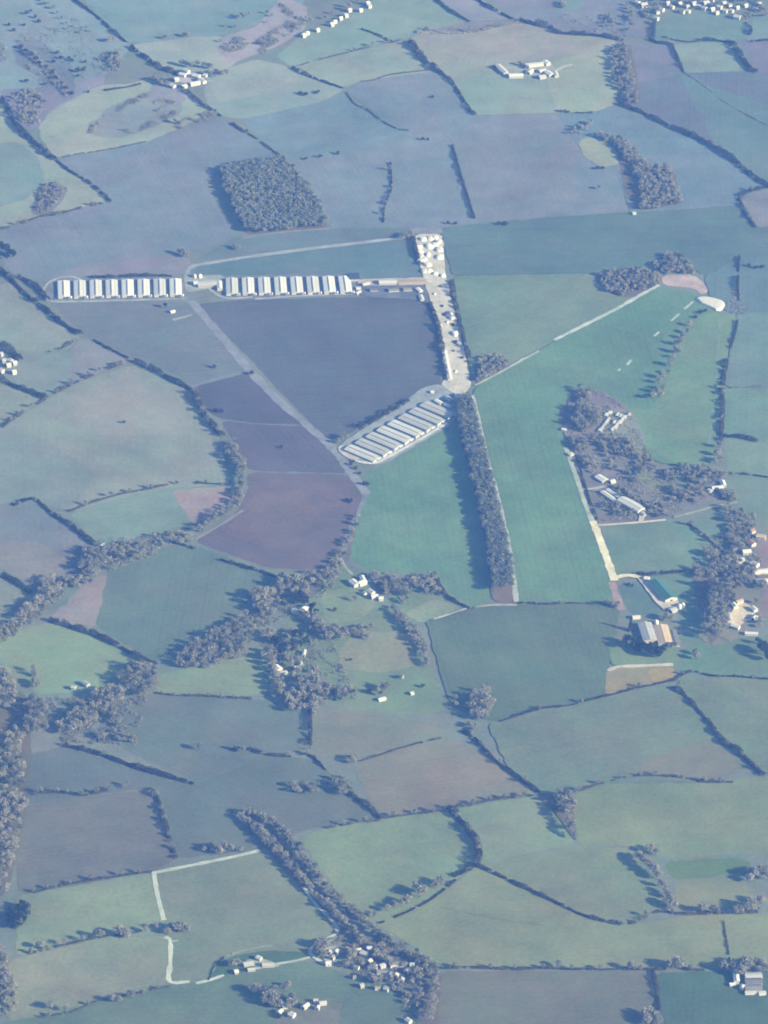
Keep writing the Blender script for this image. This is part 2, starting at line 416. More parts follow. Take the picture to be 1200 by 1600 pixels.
field((142,150,178), "890,610 940,610 985,640 940,690 900,700 880,680", .05)
field((145,162,178), "935,640 985,640 1010,680 1000,715 960,700 940,680", .05)
field((140,152,178), "885,702 960,690 1030,735 1060,780 1130,745 1130,775 1050,810 965,765 920,770", .05)
field((150,166,172), "985,730 1020,740 1055,770 1045,780 1000,755", .05)
field((150,150,176), "1178,885 1185,840 1240,830 1240,965 1180,960 1195,920", .1)
field((142,155,176), "1095,890 1180,880 1190,940 1180,990 1110,1010 1095,1000", .05)
# lower right
field((142,168,176), "470,1310 500,1296 610,1278 705,1265 740,1320 745,1348 690,1395 592,1442 560,1432 520,1385", .2)
field((142,168,178), "708,1264 838,1243 875,1275 900,1318 840,1330 748,1352 745,1310", .2)
field((142,166,174), "895,1242 950,1225 1100,1223 1240,1208 1240,1330 1150,1335 1040,1342 985,1322 900,1318", .15)
field((142,164,174), "750,1352 900,1320 985,1326 1050,1420 985,1443 905,1428 840,1395", .15)
field((146,166,173), "582,1442 690,1396 745,1352 905,1430 980,1446 1080,1430 1240,1428 1240,1512 1000,1514 690,1513 640,1475", .15)
field((116,154,162), "1036,1346 1152,1340 1180,1350 1150,1365 1052,1376", .3)
field((144,164,172), "1052,1378 1150,1368 1180,1395 1185,1425 1080,1427 1058,1420", .2)
field((130,146,168), "690,1518 1018,1518 1032,1580 1040,1650 672,1650 685,1570", .4)
field((108,142,164), "1024,1520 1240,1516 1240,1650 1050,1650 1032,1575", .4)
field((110,146,168), "540,1545 600,1545 645,1555 668,1580 665,1650 520,1650", .2)
field((124,140,170), "600,1545 640,1535 662,1530 660,1600 645,1560", .1)
# soil under the woods and scrub
WF = (118,132,164)
for s in ("345,268 400,254 445,250 472,280 512,356 440,363 385,367 362,320", "714,628 736,622 754,695 774,780 803,900 806,940 770,940 758,850 740,765 720,690",
          "925,430 1000,418 1035,432 1028,448 985,466 945,456", "742,560 778,555 797,566 790,578 755,598 742,598", "950,75 985,68 1003,160 975,166",
          "960,212 1012,262 1050,264 1068,318 1000,330 975,300", "838,1242 892,1240 903,1318 875,1280", "1075,885 1150,895 1145,960 1110,1012 1090,940",
          "372,1270 420,1290 480,1365 545,1452 600,1475 660,1495 690,1525 680,1640 655,1640 662,1530 600,1490 540,1478 480,1400 405,1315",
          "560,1480 640,1490 662,1520 640,1545 600,1535 550,1510", "0,1060 45,1090 50,1180 35,1300 10,1400 -40,1400 -40,1050",
          "560,800 545,880 500,900 490,892 530,850", "430,905 500,900 500,925 460,945 425,940"):
    field((126,138,168) if s[0] != '7' else (120,136,166), s, 0, name='woodland_floor')
field((140,150,178), "60,290 85,283 108,295 95,318 70,338 48,335", 0, name='woodland_floor')
field((138,141,166), "772,916 803,912 806,941 771,942", 0, name='woodland_floor')
# ---- old runways, yards and tracks
track((176,192,208), "66,456 72,466 88,471 150,470 220,468 294,465", 7)
patch('concrete_runway', W("70,452 78,440 100,434 300,433 300,466 88,470 74,464"), (138,156,186), 450, M['hard'])
track((176,190,208), "66,456 76,442 95,434 116,433 130,440", 5)
patch('concrete_runway', W("348,431 553,427 560,459 420,465 350,467"), (132,152,184), 450, M['hard'])
track((180,194,212), "320,440 332,455 350,465 372,466 395,464", 5)
track((175,188,208), "398,467 420,466 440,464 460,463 500,461 555,459", 5)
patch('concrete_yard', W("286,430 352,430 350,448 320,452 292,458"), (172,188,200), 440, M['hard'])
track((168,186,206), "290,432 300,417 330,411 400,400 500,387 560,380 634,371", 9)
track((150,166,192), "298,470 330,507 370,555 400,590 440,630 480,665 520,700 548,738 573,772", 14)
track((140,158,186), "300,604 345,590 398,578", 5)
track((132,150,180), "345,655 400,662 470,664", 4)
track((140,158,184), "573,772 560,800 545,832 538,860", 7)
track((170,186,196), "530,862 537,882 551,898", 4)
patch('concrete_runway', W("640,357 690,355 692,367 648,367"), (150,166,192), 360, M['hard'])
patch('concrete_runway', W("648,366 691,366 697,432 706,470 718,515 727,556 737,602 730,612 715,622 700,612 688,602 697,590 692,545 684,503 672,470 664,440 655,405"), (210,215,214), 500, M['hard'])
patch('concrete_apron', W("560,437 590,436 668,434 668,446 620,446 575,448 558,446"), (190,192,206), 441, M['hard'])
patch('concrete_apron', W("556,447 664,446 670,470 590,466 560,462"), (125,146,180), 455, M['hard'])
patch('concrete_runway', W("700,610 728,622 716,650 700,668 600,726 572,727 543,714 526,706 537,690 600,650 640,622 660,606 690,600"), (160,178,198), 670, M['hard'])
track((214,226,230), "545,714 560,722 585,724 602,717 650,691 698,662", 6)
patch('concrete_yard', W("526,702 533,695 556,706 566,716 556,720 540,716"), (198,202,204), 706, M['hard'])
track((178,198,204), "742,603 775,586 805,569 842,549", 5)
track((196,216,218), "866,532 900,515 960,485 1000,462 1030,446", 7)
for a in ("1069,484 1083,472", "1049,502 1061,491", "1022,526 1030,519", "980,571 986,563", "966,580 969,577", "812,564 818,560"):
    track((190,208,214), a, 4, jit=.2)
patch('concrete_pad', W("1035,430 1084,429 1098,441 1107,452 1104,458 1095,460 1086,450 1036,446"), (196,190,204), 442, M['hard'])
track((170,180,200), "1084,428 1078,412 1068,403", 6)
track((186,202,208), "738,618 749,665 760,715 775,768 790,830 800,885 807,942", 7)
track((180,184,196), "743,949 770,946 808,946", 5)
track((190,202,204), "678,968 700,961 730,951", 4)
track((180,198,200), "884,700 900,745 915,790 928,822", 7)
track((236,238,216), "926,815 934,835 944,862 954,890 960,908", 11)
track((214,216,206), "930,822 960,820 1000,817 1040,813", 5)
track((168,186,192), "1053,809 1080,802 1110,794 1152,785", 5)
track((186,196,202), "910,766 930,764 945,760", 6)
track((200,204,204), "1001,817 1004,802 1000,795", 8)
track((232,232,214), "958,905 975,900 992,901 1006,906", 8)
track((204,208,206), "1004,904 1018,922 1034,942 1046,952", 15)
track((170,164,184), "956,910 962,930 972,954", 11)
patch('concrete_yard', W("1036,938 1060,938 1062,950 1040,956"), (206,210,206), 945, M['hard'])
track((206,208,204), "950,1049 965,1043 1005,1041 1052,1039", 7)
track((192,210,206), "406,1329 360,1340 300,1352 241,1364", 6)
track((200,216,210), "240,1362 246,1398 256,1438", 6)
track((204,220,212), "258,1464 266,1470 266,1505 265,1534 296,1534", 6)
track((180,198,198), "268,1471 278,1470", 4)
track((196,212,206), "306,1537 330,1531 350,1524", 5)
track((196,212,208), "474,1386 490,1410 512,1432 528,1454 510,1468 490,1478 484,1488 492,1497 510,1508", 5)
track((184,202,202), "400,1514 430,1507 460,1502 484,1496", 5)
track((150,176,182), "330,1520 340,1503 360,1492 400,1481 425,1478", 4)
patch('concrete_yard', W("380,1502 404,1496 428,1504 440,1510 415,1514 384,1508"), (180,194,200), 1505, M['hard'])
patch('concrete_yard', W("505,1480 532,1478 534,1490 520,1500 512,1508 504,1498"), (176,190,200), 1492, M['hard'])
patch('concrete_yard', W("1145,950 1160,940 1178,950 1180,966 1168,970 1152,980 1140,972"), (222,216,204), 960, M['hard'])
patch('concrete_yard', W("778,100 800,118 826,118 850,122 868,114 862,98 836,95 824,100 800,106"), (172,186,200), 108, M['hard'])
track((190,206,212), "866,112 880,105 894,101", 7)
patch('concrete_yard', W("272,118 300,112 322,118 318,130 296,132 280,128"), (186,192,212), 122, M['hard'])
track((168,188,200), "340,128 330,127 318,129", 5)
track((152,162,184), "305,843 350,817 380,797", 5)
track((164,176,194), "455,258 470,280 488,305 506,332", 9)
track((150,168,188), "380,372 440,363 515,357", 5)
track((172,190,198), "270,500 300,492", 6)
track((134,168,178), "1104,720 1118,610 1125,500", 3)
track((130,150,160), "687,1418 737,1428 800,1440 850,1446", 2.5)
# ------------------------------------------------------------------ plants
ORD = 'first second third fourth fifth sixth seventh eighth ninth tenth eleventh twelfth thirteenth fourteenth fifteenth sixteenth seventeenth eighteenth nineteenth twentieth twenty-first twenty-second twenty-third twenty-fourth twenty-fifth twenty-sixth twenty-seventh twenty-eighth twenty-ninth thirtieth'.split()
NUM = 'zero one two three four five six seven eight nine ten eleven twelve thirteen fourteen fifteen sixteen seventeen eighteen nineteen twenty'.split() + [str(k) for k in range(21, 60)]
def rank(i, n):
    if n == 1: return ''
    if i == 0: return 'leftmost '
    if i == n-1: return 'rightmost '
    return ORD[i] + ' from left '
def crown_verts(h, r, lobes, n, size, base=.25, flat=1.0):
    """leaf clumps gathered in several uneven lobes over the crown's volume"""
    cs = []
    for k in range(lobes):
        t = rng.uniform(0, 2*math.pi); q = r*math.sqrt(rng.uniform(0, .45))
        zc = h*(base + (1-base)*rng.uniform(.32, .74)); lr = r*rng.uniform(.42, .66)
        m = n//lobes
        d = rng.normal(size=(m,3)); d /= np.linalg.norm(d, axis=1)[:,None]
        d *= (rng.uniform(.25, 1, m)**.45)[:,None]*lr; d[:,2] *= flat*.9
        cs.append(d + [q*math.cos(t), q*math.sin(t), zc])
    c = np.concatenate(cs); c[:,2] = np.clip(c[:,2], h*base*.8, h)
    return leaf_quads(c, size)
def conifer_verts(h, r, n, size):
    z = rng.uniform(.06, 1, n)**1.3; t = rng.uniform(0, 2*math.pi, n)
    rad = r*(1-z)**.8*np.sqrt(rng.uniform(.35, 1, n))*(1 + .18*np.sin(z*40))
    return leaf_quads(np.stack([rad*np.cos(t), rad*np.sin(t), z*h], 1), size)
def trunk_verts(h, r, base=.25, limbs=5):
    q = prism_quads((0,0,-.3), (.1,.05,h*.55), .034*h, .018*h, 6)
    for k in range(limbs):
        t = 2*math.pi*k/limbs + rng.uniform(-.4, .4); z0 = h*rng.uniform(base, .5)
        p1 = (r*.6*math.cos(t), r*.6*math.sin(t), z0 + h*rng.uniform(.18, .35))
        q += prism_quads((.05,.03,z0), p1, .014*h, .004*h, 4)
    q += prism_quads((.1,.05,h*.55), (0,.1,h*.86), .018*h, .004*h, 4)
    return np.array(q)
VAR = dict(bare=[], ever=[], cone=[], bush=[], pale=[])
for k in range(6):
    VAR['bare'].append((quadmesh('trunk', trunk_verts(10, 4.3), M['bark']), quadmesh('crown', crown_verts(10, 4.6, 8, 420, 1.1), M['twig'])))
for k in range(3):
    VAR['ever'].append((quadmesh('trunk', trunk_verts(10, 3.6, .12), M['bark']), quadmesh('crown', crown_verts(10, 4.2, 7, 480, 1.1, .10), M['ever'])))
    VAR['cone'].append((quadmesh('trunk', trunk_verts(10, 1.6, .08), M['bark']), quadmesh('crown', conifer_verts(10, 2.3, 320, .8), M['ever'])))
    VAR['bush'].append((quadmesh('trunk', trunk_verts(10, 5.5, .05), M['bark']), quadmesh('crown', crown_verts(10, 6.6, 7, 260, 1.7, .03), M['hedge'])))
    VAR['pale'].append((quadmesh('trunk', trunk_verts(10, 4.3), M['bark']), quadmesh('crown', crown_verts(10, 4.8, 8, 340, 1.0, .18), M['pale'])))
LOOK = dict(bare=('tree','bare-branched grey tree'), ever=('tree','dark evergreen tree'), cone=('conifer','dark narrow conifer'), bush=('bush','low dark bush'), pale=('tree','pale budding tree'))
NT = [0]
def tree(kind, x, y, h, label, group=None):
    tr, cr = random.choice(VAR[kind]); name = LOOK[kind][0]
    r = bpy.data.objects.new(name, None); C.objects.link(r)
    gx, gy = P(x, y); r.location = (gx, gy, .05); r.rotation_euler = (0, 0, random.uniform(0, 6.28))
    s = h*(1.15 if kind == 'bush' else 1.5 if y > 820 else 1.35)/10; w = random.uniform(.85, 1.2); r.scale = (s*w, s*w*random.uniform(.85, 1.15), s)
    link('trunk', tr, parent=r); link('crown', cr, parent=r)
    tag(r, label, name if name != 'conifer' else 'tree', group); NT[0] += 1
    return r
def trees(place, s, kind='bare', h=9, group=None):
    """every tree of one place; 'x,y' or 'x,y,height' or 'x,y,height,kind'"""
    L = []
    for p in s.split():
        a = p.split(','); L.append((float(a[0]), float(a[1]), float(a[2]) if len(a) > 2 else h*random.uniform(.8, 1.2), a[3] if len(a) > 3 else kind))
    L.sort(); n = len(L)
    for i, (x, y, hh, k) in enumerate(L):
        kinds = [q for q in L if q[3] == k]; j = kinds.index((x, y, hh, k)); m = len(kinds)
        lab = f"{LOOK[k][1]}, {rank(j, m)}{place}" if m > 1 else f"{LOOK[k][1]} {place}"
        tree(k, x, y, hh, lab, group or f"trees {place}" if n > 1 else None)
HT = []
def hedge(place, s, w=4, h=3, gap=0.0, nt=0, look='dark', th=7, mat='hedge', dens=10.0, kind='bare'):
    """one hedge as one clipped-and-ragged mesh of leaf clumps, with the trees that grow out of it as things of their own"""
    line = resample(W(s), 1.0); n = len(line); h *= 1.25 if gap < .15 else .95; w *= 1.08
    if gap >= .15 and mat == 'hedge': mat = 'thorn'
    t = np.gradient(line, axis=0); t /= np.linalg.norm(t, axis=1)[:,None] + 1e-9
    N = np.stack([-t[:,1], t[:,0]], 1)
    prof = np.interp(np.arange(n), np.arange(0, n+9, 9), rng.uniform(.35, 1.45, len(np.arange(0, n+9, 9))))
    prof2 = np.interp(np.arange(n), np.arange(0, n+31, 31), rng.uniform(.75, 1.2, len(np.arange(0, n+31, 31))))
    keep0 = np.repeat(rng.uniform(size=n//5+2), 5)[:n] > .07
    keep = keep0 & (np.interp(np.arange(n), np.arange(0, n+12, 12), rng.uniform(0, 1, len(np.arange(0, n+12, 12)))) >= gap*.72 if gap else np.ones(n, bool))
    m = int(n*dens*max(.6, w*h/12)**.5); i = rng.integers(0, n, m); i = i[keep[i]]; m = len(i)
    if m < 4: i = rng.integers(0, n, 12); m = 12
    a = rng.uniform(0, math.pi, m); rr = rng.uniform(.1, 1, m)**.4
    hh = h*prof[i]*prof2[i]; ww = w/2*(prof[i]*.5+.5)*prof2[i]
    off = np.cos(a)*rr*ww + rng.normal(0, .25, m); z = np.maximum(np.abs(np.sin(a))*rr*hh, .25)
    c = np.concatenate([line[i] + N[i]*off[:,None] + t[i]*rng.uniform(-.5,.5,(m,1)), z[:,None]], 1)
    o = link('hedge', quadmesh('hedge', leaf_quads(c, 1.25 if h > 2.4 else 1.05), M[mat]))
    b = line.mean(0); o.data.transform(Matrix.Translation((-b[0], -b[1], 0))); o.location = (b[0], b[1], 0)
    tag(o, f"{look} hedge {place}", 'hedge')
    if nt:
        q = pts(s); L = []
        pl = resample(q, 1.0)
        for k in range(nt):
            f = (k + random.uniform(.25, .75))/nt; p = pl[min(len(pl)-1, int(f*len(pl)))]
            L.append(f"{p[0]:.1f},{p[1]:.1f},{th*random.uniform(.75, 1.25):.1f}")
        HT.extend(tuple(map(float, p.split(','))) for p in L)
def wood(s, h=11, sp=6.5, mat='twig', name='woodland', gaps=.05, cl=150, vary=(.6, 1.15)):
    """trees too crowded to count: trunks and crowns of one wood as one object"""
    poly = W(s); mn, mx = poly.min(0), poly.max(0)
    if s and pts(s)[0][1] > 820: h *= 1.28
    g = np.stack(np.meshgrid(np.arange(mn[0], mx[0], sp), np.arange(mn[1], mx[1], sp)), -1).reshape(-1, 2)
    g = g + rng.uniform(-.42, .42, g.shape)*sp
    g = g[inside(g, poly)]; g = g[rng.uniform(size=len(g)) > gaps]
    if len(g) == 0: return
    Q = []; MI = []
    for (x, y) in g:
        hh = h*rng.uniform(*vary); r = min(.46*hh, max(sp*.82, 4.6))*rng.uniform(.7, 1.25)
        lob = 3; cs = []
        for k in range(lob):
            d = rng.normal(size=(cl//lob, 3)); d /= np.linalg.norm(d, axis=1)[:,None]
            d *= (rng.uniform(.2, 1, len(d))**.45)[:,None]*r*rng.uniform(.6, .85); d[:,2] *= .85
            tt = rng.uniform(0, 6.28); cs.append(d + [x + r*.4*math.cos(tt), y + r*.4*math.sin(tt), hh*rng.uniform(.55, .78)])
        c = np.concatenate(cs); c[:,2] = np.clip(c[:,2], .5, hh)
        Q.append(leaf_quads(c, 1.35))
        Q.append(np.array(prism_quads((x,y,-.2), (x,y,hh*.7), .2, .08, 3)))
        MI.append(np.full(len(Q[-1]) + len(Q[-2]), rng.choice([0, 1, 2], p=[.76, .10, .14])))
    o = link(name, quadmesh(name, np.concatenate(Q), M[mat])); o['kind'] = 'stuff'
    o.data.materials.append(M['pale']); o.data.materials.append(M['dim'])
    o.data.polygons.foreach_set('material_index', np.concatenate(MI).astype(np.int32))
    return o
def scrub(s, h=2.5, dens=.12, mat='twig', name='scrub'):
    poly = W(s); mn, mx = poly.min(0), poly.max(0); A = np.prod(mx-mn); n = int(A*dens)
    g = rng.uniform(mn, mx, (n,2)); g = g[inside(g, poly)]
    v = np.sin(g[:,0]*.13 + 1.3*np.sin(g[:,1]*.09))*np.cos(g[:,1]*.11 + np.sin(g[:,0]*.07))
    g = g[v + rng.uniform(-.5, .5, len(g)) > .05]
    c = np.concatenate([g[None] + rng.normal(0, .9, (7, len(g), 2))], 0).reshape(-1, 2)
    z = np.abs(rng.normal(0, h*.42, len(c))) + .2
    o = link(name, quadmesh(name, leaf_quads(np.concatenate([c, z[:,None]], 1), 1.2), M[mat])); o['kind'] = 'stuff'
def strip(s, width):
    """photo-pixel outline is not needed: a wood along a line, width in metres"""
    return ribbon_outline(W(s), width)
# ---- hedges
hedge('running diagonally down from the top left edge', "108,-6 150,25 180,52 197,66", 5, 4)
hedge('leading down to the white-roofed farmstead at top left', "205,74 212,80 230,92 250,106 277,116", 8, 6, nt=3, look='thick dark')
hedge('just left of the top left farmstead', "235,123 255,131 272,138", 9, 6, look='short thick')
hedge('dropping right from the top left farmstead', "285,140 300,150 318,165 334,174 345,182", 5, 4, .1, nt=2)
hedge('beside the blue-grey field right of the earthworks', "362,193 375,202 386,208", 6, 4, look='short dark')
hedge('meeting the upper wood at its top corner', "388,209 402,218 420,231 443,248", 4, 3, .25)
hedge('on the far left beside the scrub wood', "2,155 12,170 18,186 32,203 52,222 72,240 88,251", 9, 6, nt=4, look='thick dark')
hedge('slanting to the point of the pale left wedge', "88,251 110,268 135,283 155,298 173,316", 5, 4, look='thin straight')
hedge('under the pale earthworks field', "90,248 120,241 155,236 190,230 228,222", 3, 2, .15, look='thin')
hedge('above the curved earthworks', "163,142 190,138 220,132", 4, 2.5, look='short thin')
hedge('along the foot of the pale left wedge', "0,358 20,354 60,340 90,335 130,324 160,318", 5, 4, .3, nt=3)
hedge('pointing down right from the pale triangle at top', "457,107 480,118 505,128 535,138", 6, 4)
hedge('winding between the blue and mauve top fields', "541,145 555,163 575,172 595,188 622,202 638,204", 4, 3, .15, look='thin winding')
hedge('on the upper side of the pale triangle', "457,107 480,99 520,88 545,82", 3, 2.5, .3, look='faint')
hedge('slanting in the pale field below the hamlet', "565,46 590,55 614,67", 4, 2.5, look='short slanting')
hedge('in broken lengths along the pale top field', "545,82 570,75 600,70 625,63", 4, 3, .45, nt=3, look='broken')
hedge('descending from the top middle, its thick half', "640,65 652,82 668,100 690,115", 11, 7, nt=5, look='thick dark')
hedge('curving down beside the tan top field', "690,115 705,128 720,150 732,170 742,180", 6, 4, look='curved dark')
hedge('crossing above the large mauve top field', "560,128 585,125 605,118 640,113 672,110", 3, 2.5, .2, look='thin wavy')
hedge('cut by the top edge above the scrubby lane', "676,-4 705,18 733,34", 6, 4)
hedge('cut by the top edge right of centre', "740,-4 765,12 800,30", 8, 5)
hedge('along the scrubby lane at the top', "640,58 668,47 700,53 740,50 770,44 812,34", 8, 3.5, .3, nt=3, look='ragged', mat='twig')
hedge('standing alone in the large mauve top field', "610,255 611,275 612,292 606,310 600,325 599,348", 3, 3, .1, nt=4, look='thin upright')
hedge('straight and dark above the white heaps', "707,228 717,265 728,300 741,342", 4, 3.5, look='straight dark')
hedge('above the farm with white yards at top', "812,32 835,38 860,44 870,52 893,54 933,56 973,64", 9, 6, nt=4, look='thick')
hedge('under the lane south of the far village', "1014,62 1030,68 1050,70", 7, 5)
hedge('left of the pale field under the far village', "1050,72 1058,90 1068,113", 5, 4)
hedge('under the teal field by the far village', "1036,58 1060,64 1080,66 1098,63", 4, 3, .2)
hedge('topping the pale field under the far village', "1098,63 1120,64 1142,68", 7, 5)
hedge('right of the pale field under the far village', "1143,67 1158,90 1172,108 1182,114", 12, 7, nt=3, look='thick dark')
hedge('left of the teal field by the far village', "1022,36 1021,60", 6, 5, look='short dark')
hedge('right end of the teal field by the far village', "1165,36 1173,47 1170,55", 5, 4, look='short curved')
hedge('at the far right under the village', "1172,66 1190,64 1210,63", 4, 3, look='short')
hedge('long, diagonal, upper half, right of the top scrub belt', "963,161 985,170 1010,180 1045,198 1080,212", 8, 5)
hedge('long, diagonal, lower half, reaching the right edge', "1080,212 1110,228 1145,250 1175,275 1205,294", 9, 6, nt=2)
hedge('crossing the blue field at upper right', "1068,113 1100,135 1140,165 1205,200", 2.5, 1.5, .3, look='faint')
hedge('below the pale field right of the top farm', "868,174 900,177 925,177", 3, 3)
hedge('round the mauve corner field at right', "1205,292 1185,296 1165,302 1155,310 1163,330 1180,356", 7, 5, nt=2)
hedge('upright beyond the white sheeted clamp', "1155,402 1153,430 1152,450 1155,470", 4, 4)
hedge('thin at the top of the long right boundary', "1152,503 1148,522 1141,545", 5, 4)
hedge('in the middle of the long right boundary', "1135,562 1132,580 1128,603", 8, 5)
hedge('lower part of the long right boundary', "1115,606 1127,611 1129,640 1126,690", 7, 5, nt=2)
hedge('between the two upper right green fields', "1130,607 1165,605 1205,603", 3, 2, .35, look='thin')
hedge('below the middle right green field', "1130,682 1155,683 1183,690", 8, 4, look='short')
hedge('above the lowest right green field', "1140,741 1170,742 1205,747", 4, 3)
hedge('by the road at the left edge', "0,422 12,432 20,440 43,463 70,483 93,503 127,524", 9, 6, nt=3, look='thick dark')
hedge('bushy beside the left row of sheds', "28,433 45,441 60,452 74,470", 10, 5, look='short broad')
hedge('along the road below the left row of sheds', "147,532 170,545 200,560", 6, 4)
hedge('round the top right of the large pale pasture', "210,565 240,578 265,592 285,602 303,612", 7, 5)
hedge('curving down the right side of the large pasture', "303,612 310,630 320,650 335,668 347,682", 11, 7, nt=6, look='curving thick', th=8)
hedge('behind the hamlet on the left edge', "-4,541 15,550 32,563", 12, 7, look='short thick')
hedge('below the hamlet on the left edge', "-4,591 20,603 45,612 72,623", 10, 6)
hedge('in broken lengths topping the large pale pasture', "3,668 25,652 60,630 90,612 120,597 155,582 190,568", 7, 4.5, .45, nt=9, look='ragged', th=7)
hedge('faint between the two pale far left fields', "75,550 100,543 118,530", 6, 3, .35)
hedge('in broken lengths below the large pale pasture', "108,800 145,785 190,772 230,765 260,758 300,755 347,757", 4, 3, .4, nt=6, look='broken', th=6)
hedge('at the lower left corner of the large pasture', "20,790 50,780 67,790 77,800", 6, 4)
hedge('slanting dark above the wooded stream at left', "77,800 97,813 113,823 150,853", 9, 5, nt=2)
hedge('at the left edge beside the wooded stream', "-4,896 25,910 48,927", 8, 5)
hedge('long and dark beside the pink wedge of soil', "78,970 110,980 150,993 185,1010 215,1028 243,1040", 9, 6, look='long dark')
hedge('at the right tip of the wooded left stream', "272,849 290,853 303,858", 5, 4, look='short')
hedge('below the purple ploughed field', "345,875 370,883 400,891 430,902", 5, 4, .1, nt=2)
hedge('in broken lengths over the blue-grey lower field', "240,1083 275,1087 315,1088 350,1090 405,1093", 4, 3, .3, nt=7, look='broken', th=5)
hedge('slanting over the lower left grey fields', "100,1165 135,1173 160,1180 200,1195 240,1207 302,1225", 9, 5, nt=4, look='long slanting', th=6)
hedge('of scattered bushes in the lower left fields', "52,1241 90,1238 130,1243 160,1237 205,1229", 5, 4, .45, nt=7, look='gappy', th=7)
hedge('curving up from the white lane corner', "232,1233 247,1250 253,1270 262,1300 275,1342", 6, 5, .1, nt=5, th=7)
hedge('across the middle of the lower grey fields', "355,1172 390,1171 420,1180 460,1182 477,1178 490,1184", 6, 4, .3, nt=4, look='patchy')
hedge('upright below the wooded hamlet', "484,1110 485,1140 483,1172", 5, 5, look='straight')
hedge('slanting into the small mauve copse', "490,1184 508,1203", 4, 3, look='short')
hedge('slanting down from the small mauve copse', "545,1240 560,1250 575,1260 595,1280", 6, 5, nt=2)
hedge('thin between two mauve lower middle fields', "560,1190 587,1182 633,1167 690,1153", 3, 2, .15, look='thin')
hedge('in broken lengths over the pale lower pasture', "600,1279 640,1273 680,1268 705,1262 735,1258 770,1250 835,1243", 5, 4, .2, nt=8, look='broken', th=6)
hedge('faint left of the broken pasture hedge', "505,1295 545,1288 595,1282", 4, 3, .4, nt=2)
hedge('bending thick down the pale lower pasture', "703,1263 715,1278 730,1295 743,1315 748,1335 742,1352", 10, 7, nt=7, look='bending thick', th=8)
hedge('turning left from the bend in the pasture', "740,1352 725,1362 708,1369", 10, 5, look='short thick')
hedge('pale and low across the lower pasture', "712,1375 690,1393 667,1410 630,1428 593,1443", 4, 2, .1, look='low')
hedge('straight, slanting right through the pale lower pasture', "744,1352 790,1373 830,1392 870,1411 905,1428 940,1439 972,1445", 6, 4, look='straight dark')
hedge('slanting down to the wedge-shaped wood', "723,1142 747,1160 767,1183 800,1208 842,1238", 6, 4, nt=3)
hedge('curving under the large green lower field', "782,1128 801,1121 850,1107 890,1103 920,1095 953,1087 1003,1074 1058,1062", 4, 3, .1, nt=3, look='long curving')
hedge('right of the tan lower field, upper half', "1050,1075 1065,1083 1090,1110 1113,1136", 7, 5)
hedge('right of the tan lower field, lower half', "1113,1138 1128,1160 1150,1172 1175,1195 1192,1212", 8, 6, nt=4)
hedge('in broken lengths under the tan lower field', "890,1240 910,1234 950,1222 1000,1213 1060,1215 1100,1222 1145,1222", 5, 4, .25, nt=8, look='broken', th=6)
hedge('winding along the lower right pasture', "984,1444 1000,1438 1027,1425 1060,1428 1100,1428 1205,1425", 5, 4, .15, nt=4, look='winding')
hedge('topping the brown field at the bottom', "688,1513 740,1512 800,1515 850,1513 900,1515 1018,1515 1100,1516", 5, 4, .2, nt=9, look='long broken', th=6)
hedge('upright between the bottom brown and teal fields', "1020,1517 1027,1550 1031,1580", 5, 4, look='straight dark')
hedge('in broken lengths above the pale bottom left field', "30,1400 45,1397 100,1383 160,1373 215,1365 240,1362", 4, 3, .3, nt=6, look='broken', th=6)
hedge('between the two pale bottom left fields', "20,1495 60,1487 130,1470 165,1463 190,1460 258,1450", 4, 3, .35, nt=5, look='patchy', th=7)
hedge('above the teal bottom left field', "60,1590 110,1582 150,1565 200,1555 266,1541", 4, 2.5, .2, nt=4, look='thin', th=5)
hedge('round the tip of the copse by the green field', "678,897 690,922 710,940 738,953", 6, 5)
hedge('between the two large green fields', "808,942 850,945 890,943 920,944 968,943", 5, 3, .25, nt=3, look='broken', th=5)
hedge('slanting beside the small green farm field', "1072,816 1092,832 1115,850 1140,875", 4, 3.5, nt=3, th=6)
hedge('along the foot of the small green farm field', "994,897 1015,899 1040,896 1074,893", 5, 4)
hedge('wavy on the right below the estate trees', "1055,1060 1080,1050 1115,1057 1150,1058 1205,1063", 4, 3, .1, nt=3, th=5, look='wavy')
hedge('thin at the lower right pasture', "1130,1440 1135,1470 1140,1500", 3, 1.6, look='thin')
hedge('behind the left row of sheds', "141,434 170,434 210,432 250,431 268,432", 6, 4, look='straight dark')
hedge('along the left side of the stone yard', "672,475 684,508 690,545 696,588", 9, 5, nt=4, look='dark', th=7)
hedge('along the right side of the stone yard', "705,440 712,480 722,520 733,560", 7, 4.5, nt=3, th=6)
hedge('behind the lower row of sheds', "558,670 590,654 620,638 640,625", 8, 4.5, look='straight dark')
hedge('left of the white heaps', "644,372 650,392 656,414", 8, 5, look='short dark')
hedge('beside the farm lane on its right', "895,702 903,722 912,750 922,783 933,812", 3, 2, look='long thin')
hedge('curling round the lake-green bottom paddock', "326,1532 332,1516 345,1500 362,1491", 3, 1.8, look='low')
